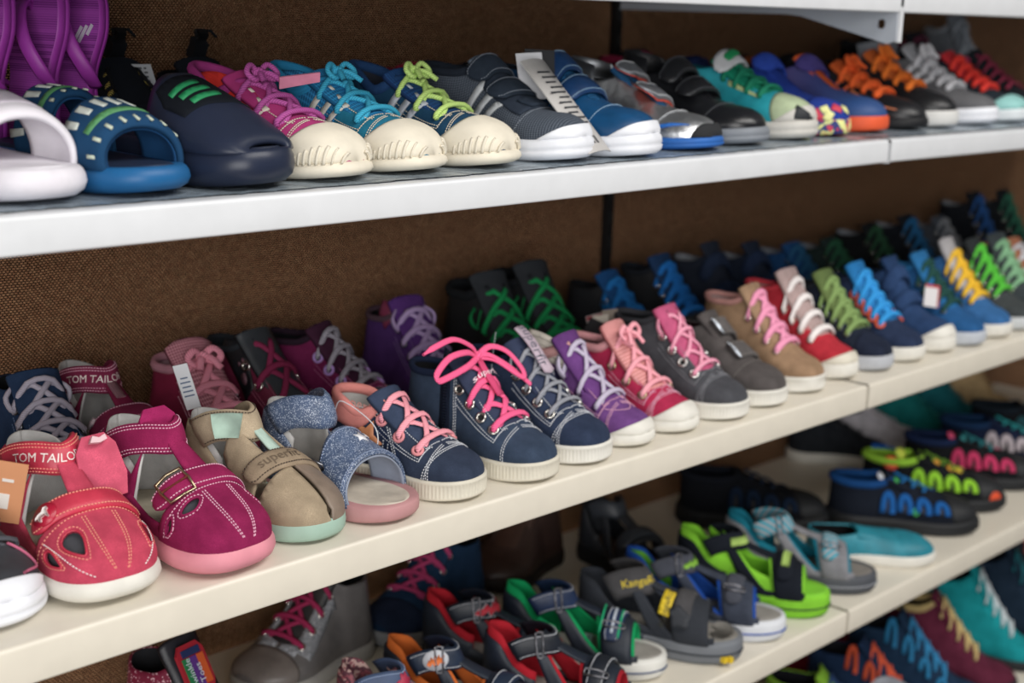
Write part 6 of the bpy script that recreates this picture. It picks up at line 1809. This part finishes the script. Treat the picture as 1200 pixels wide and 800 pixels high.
hiker('black and blue closed hiking sandal with a white badge', (1.895, .040), 44, mat('fabric', '#141b28'), mat('fabric', '#1d5fa6'), mat('lace', '#1d6fae'), mat('fabric', '#174a86'), spots=(('#d9dce2', .30, -.40, .005), ('#3fae5c', .42, -.30, .004), ('#3fae5c', .55, -.80, .005)))
hiker('black closed hiking sandal in the shade behind the blue-looped one', (1.740, .195), 44, mat('fabric', '#10131a'), mat('fabric', '#16273f'), mat('lace', '#17263c'), mat('fabric', '#12161f'), q=.55)
S = hiker('black, blue and neon lime hiking sandal with orange flecks', (2.022, .060), 42, mat('fabric', '#15181c'), mat('fabric', '#9ad83c'), mat('lace', '#8cc63c', '#22252a', scale=140), mat('fabric', '#a3d945'), spots=(('#d94f2a', .16, -.62, .011), ('#c9d84a', .22, -.45, .008), ('#e0a23a', .50, -.20, .006), ('#e0a23a', .60, -.25, .006), ('#e0c23a', .66, -.18, .006), ('#d94f2a', .90, -.95, .010)))
S.gpatch('side_panel', mat('fabric', '#1b4f96'), lambda a, b: (.06 + .70 * a, .50 + .42 * b), .0018, -.0005, 18, 6)
hiker('black hiking sandal with pink side loops', (2.165, .070), 42, mat('fabric', '#15171b'), mat('fabric', '#cf3f6b'), mat('lace', '#2c7f86'), mat('fabric', '#1b2c52'), q=.6, spots=(('#2f8f92', .40, -.3, .005), ('#d0446f', .30, -.4, .006)))
hiker('dark hiking sandal with a pale ring loop at the right edge', (2.300, .080), 42, mat('fabric', '#14203c'), mat('fabric', '#c7bcc2'), mat('lace', '#2f9fa3'), mat('fabric', '#17365c'), q=.5)
hiker('dark hiking sandal beyond the ring-looped one', (2.43, .090), 42, mat('fabric', '#16181d'), mat('fabric', '#2a5a62'), mat('lace', '#2f6f83'), mat('fabric', '#1b2630'), q=.4)
# back of the sandal shelf
BK = .345


def lying(name, label, toe, yaw, up, lace, hc, sole, eye, L=.185, q=.8, tongue=None, n=4, grp=G3R, **k):
    return laced(name, label, 'shoe', toe, Z3, yaw, up, mat('fabric', '#2a2b2f'), hc=hc, L=L, W=.086, q=q, sole=('plain', sole), lace=lace, n=n, eye=eye, tongue=tongue, lw=.0058, lh=.0018, group=grp, **k)


lying('ankle_boot', 'silver-grey ankle boot with maroon laces pointing left', (.800, .305), -80, mat('leather', '#6e6b6b', rough=.4), mat('lace', '#8c1f48'), .088, mat('rubber', '#a8a6a2'), NICKEL, tongue=mat('leather', '#2c2a2c'), toecap=mat('leather', '#7d7571', rough=.4), eyestay=mat('glitter', '#7d7f85', '#c9ccd2', scale=1800), bars='all', q=.9)
lying('ankle_boot', 'dark navy ankle boot with pink laces pointing left', (.985, .310), -78, mat('suede', '#16304c'), mat('lace', '#a03460'), .082, mat('rubber', '#8f9194'), NICKEL, L=.19, toecap=mat('suede', '#1a2740'), bars='all')
lying('leather_shoe', 'dark brown leather shoe at the back of the sandal shelf', (1.185, .345), -76, mat('leather', '#3d2b26', rough=.45), None, .078, mat('rubber', '#241c1a'), None, L=.17, q=.6, tongue=mat('leather', '#4a342c'))
S, *_ = sport('grey-black sandal in the shade behind the green-lined one', (1.372, .205), -8, mat('leather', '#2a2d33', rough=.5), None, mat('leather', '#333840', rough=.5), mat('rubber', '#1b1c1f'), mat('leather', '#6b564a'), q=.6, L=.15, W=.066, group=G3R)
S = lying('sneaker', 'sparkling maroon shoe with a candy-coloured lettered tongue patch', (.706, .135), 12, mat('glitter', '#7d1c3c', '#d9b5c0', scale=700), None, .094, mat('rubber', '#6f6f74'), None, L=.175, tongue=mat('leather', '#1c1c26'), bars='low', q=.9, ext=.02)
P0 = (.56 * S.L, -.004, .088)
plate(S, 'tongue_patch', mat('plain', '#a31c2e'), [(-.014, 0), (-.017, .006), (-.017, .038), (-.011, .046), (.011, .046), (.017, .038), (.017, .006), (.014, 0)], P0, (0, 1, 0), (-.5, 0, .86), t=.003)
for i, (c_, y0, y1, x0, x1) in enumerate((('#1d2c5c', .034, .041, -.011, .011), ('#1f7a4a', .004, .033, -.013, -.005), ('#5c2f86', .004, .033, -.005, .004), ('#cf5a2a', .004, .033, .004, .013))):
    plate(S, 'colour_field', mat('plain', c_), [(x0, y0), (x0, y1), (x1, y1), (x1, y0)], (P0[0] + .0012, P0[1], P0[2] + .0008), (0, 1, 0), (-.5, 0, .86), t=.003)
for i, (w_, y, x) in enumerate((('Twinkle', .018, -.008), ('Toes', .016, .002))):
    V, T = glyphs(w_); ux = np.array([0, 1.0, 0]); uy = np.array([-.5, 0, .86]); w0 = np.array([.86, 0, .5])
    mb = MB(); mb.add(np.array(P0) + w0 * .0036 + ux * x + uy * y - V[:, 1:2] * .0068 * ux + V[:, 0:1] * .0068 * uy, T); mb.build('lettering', mat('plain', '#d9e4ef'), S.root, smooth=False, weld=False)
for sd, w_ in ((-.010, .005), (.002, .004)):
    S.gpatch('glitter_band', mat('glitter', '#8f9298', '#e6e8ec', scale=700), lambda a, b, sd=sd: (.40 + .30 * b, -.62 + (.12 if sd > 0 else 0) + .09 * a), .003, .001, 6, 14)
S, a1, a2, fr = sport('denim blue sandal with a floral heel and an embroidered red flower', (.893, .030), 28, mat('print', '#4b2a34', '#b28f8a', scale=150, col3='#8c4a55'), mat('print', '#5c3440', '#b99a94', scale=170, col3='#8c4a55'), mat('leather', '#46587a', rough=.6), mat('rubber', '#3b3d44'), FOOTG, stm=mat('plain', '#9db0d0'), q=.8, L=.16, W=.064, m2=DENIM)
S.rib = S.rib1; t = np.linspace(0, 2 * np.pi, 24, endpoint=False); S.rshape(np.stack([(.0075 + .0025 * np.cos(6 * t)) * np.cos(t), (.0075 + .0025 * np.cos(6 * t)) * np.sin(t)], -1), .42, mat('plain', '#a52a48'), 'flower', parent=a1)
for i, (x, y, c1, lb, h) in enumerate(((2.08, .32, '#22262c', 'black sandal with a grey tongue at the back of the shelf', .055), (2.19, .33, '#c3bfc6', 'pale grey shoe behind the pink-looped sandal', .055), (2.31, .22, '#14706f', 'teal shoe at the right edge of the sandal shelf', .080), (2.42, .25, '#17636b', 'second teal shoe at the right edge', .085), (2.53, .36, '#b59a72', 'tan shoe at the far right of the sandal shelf', .120))):
    laced('sneaker', lb, 'shoe', (x, .285), Z3, 40, mat('suede', c1), GREYLIN, hc=h, L=.17, W=.074, q=.45, sole=('plain', SOLE_W), lace=mat('lace', c1), n=3, group=G3R)

# ------------------------------------------------------------------ lowest shelf
low = [('red', 1.555, '#c21f24', '#1a1c20', 'red and black sandal below the shelf seam', .105), ('lime', 1.665, '#86b93a', '#26406b', 'lime green shoe with blue lace on the lowest shelf', .105), ('navy', 1.775, '#142a48', '#d0573a', 'dark navy hiking shoe with coral loops on the lowest shelf', .120), ('navy', 1.885, '#17304a', '#2f7fae', 'dark navy hiking shoe with blue loops on the lowest shelf', .130),
       ('maroon', 1.985, '#5c1f35', '#c9b27a', 'maroon boot with a tan pull loop on the lowest shelf', .135), ('turq', 2.105, '#128f95', '#c9d2d6', 'turquoise boot with pale laces on the lowest shelf', .150), ('dark', 2.230, '#16283a', '#17656f', 'dark teal boot at the right edge of the lowest shelf', .150), ('pink', 2.350, '#2a2c33', '#d9786a', 'dark boot with salmon dots at the far right of the lowest shelf', .165)]
for nm, x, c1, c2, lb, h in low:
    S = laced('ankle_boot' if h > .12 else 'sneaker', lb, 'shoe', (x + .05, .010), Z4, 27, mat('suede', c1), mat('fabric', '#1a1c22'), hc=h - .018, L=.21, W=.082, q=.55, sole=('chunky', mat('rubber', '#1b1d21')), lace=mat('lace', c2), n=5, group=G4, lw=.0055, lh=.002, collar=mat('fabric', c2) if nm in ('red', 'maroon', 'pink') else None, cr=.005, lean=.02)
    if nm in ('navy', 'pink'):
        for k in range(4):
            s = .30 + .13 * k; t = np.linspace(0, 1, 12); ss = s - .030 * np.cos(np.pi * t); vv = -(.66 - .20 * np.sin(np.pi * t))
            mb = MB(); tube(mb, S.F(ss, vv, np.full(12, .003)), .0035, .002, 6, up=S.N(ss, vv)); mb.build('side_loop', mat('fabric', c2), S.root)
mb = MB(); tube(mb, smoothpath([(1.62, .055, Z4 + .085), (1.64, .03, Z4 + .135), (1.70, .02, Z4 + .11), (1.76, .0, Z4 + .05), (1.80, -.01, Z4 + .002)], 30), .007, .0016, 8, up=(0, -1, .4)); o = mb.build('elastic_strap', mat('fabric', '#8c8f97')); tag(o, 'loose grey elastic strap hanging among the lowest shoes', 'strap')
back4 = [(1.80, '#7d1a2c', 'dark red shoe behind the navy hiking shoes'), (1.92, '#8f2336', 'raspberry shoe behind the maroon boot'), (2.05, '#2a7f9a', 'blue shoe behind the maroon boot'), (2.20, '#14344c', 'dark blue shoe behind the turquoise boot'), (2.36, '#1d2733', 'black shoe at the back of the lowest shelf'), (2.52, '#5a5f66', 'grey shoe with salmon marks at the back of the lowest shelf')]
for x, c1, lb in back4:
    laced('sneaker', lb, 'shoe', (x + .03, .235), Z4, 27, mat('suede', c1), mat('fabric', '#1a1c22'), hc=.120, L=.175, W=.080, q=.4, sole=('plain', mat('rubber', '#7b7b7b')), lace=mat('lace', '#9a8f8c'), n=4, group=G4)
# floor of the shop under the shelving
mb = MB(); mb.box((1.7, -1.4, -1.105), 5.6, 4.6, .01); structure(mb.build('floor', mat('plain', '#8d8780', rough=.5), smooth=False))
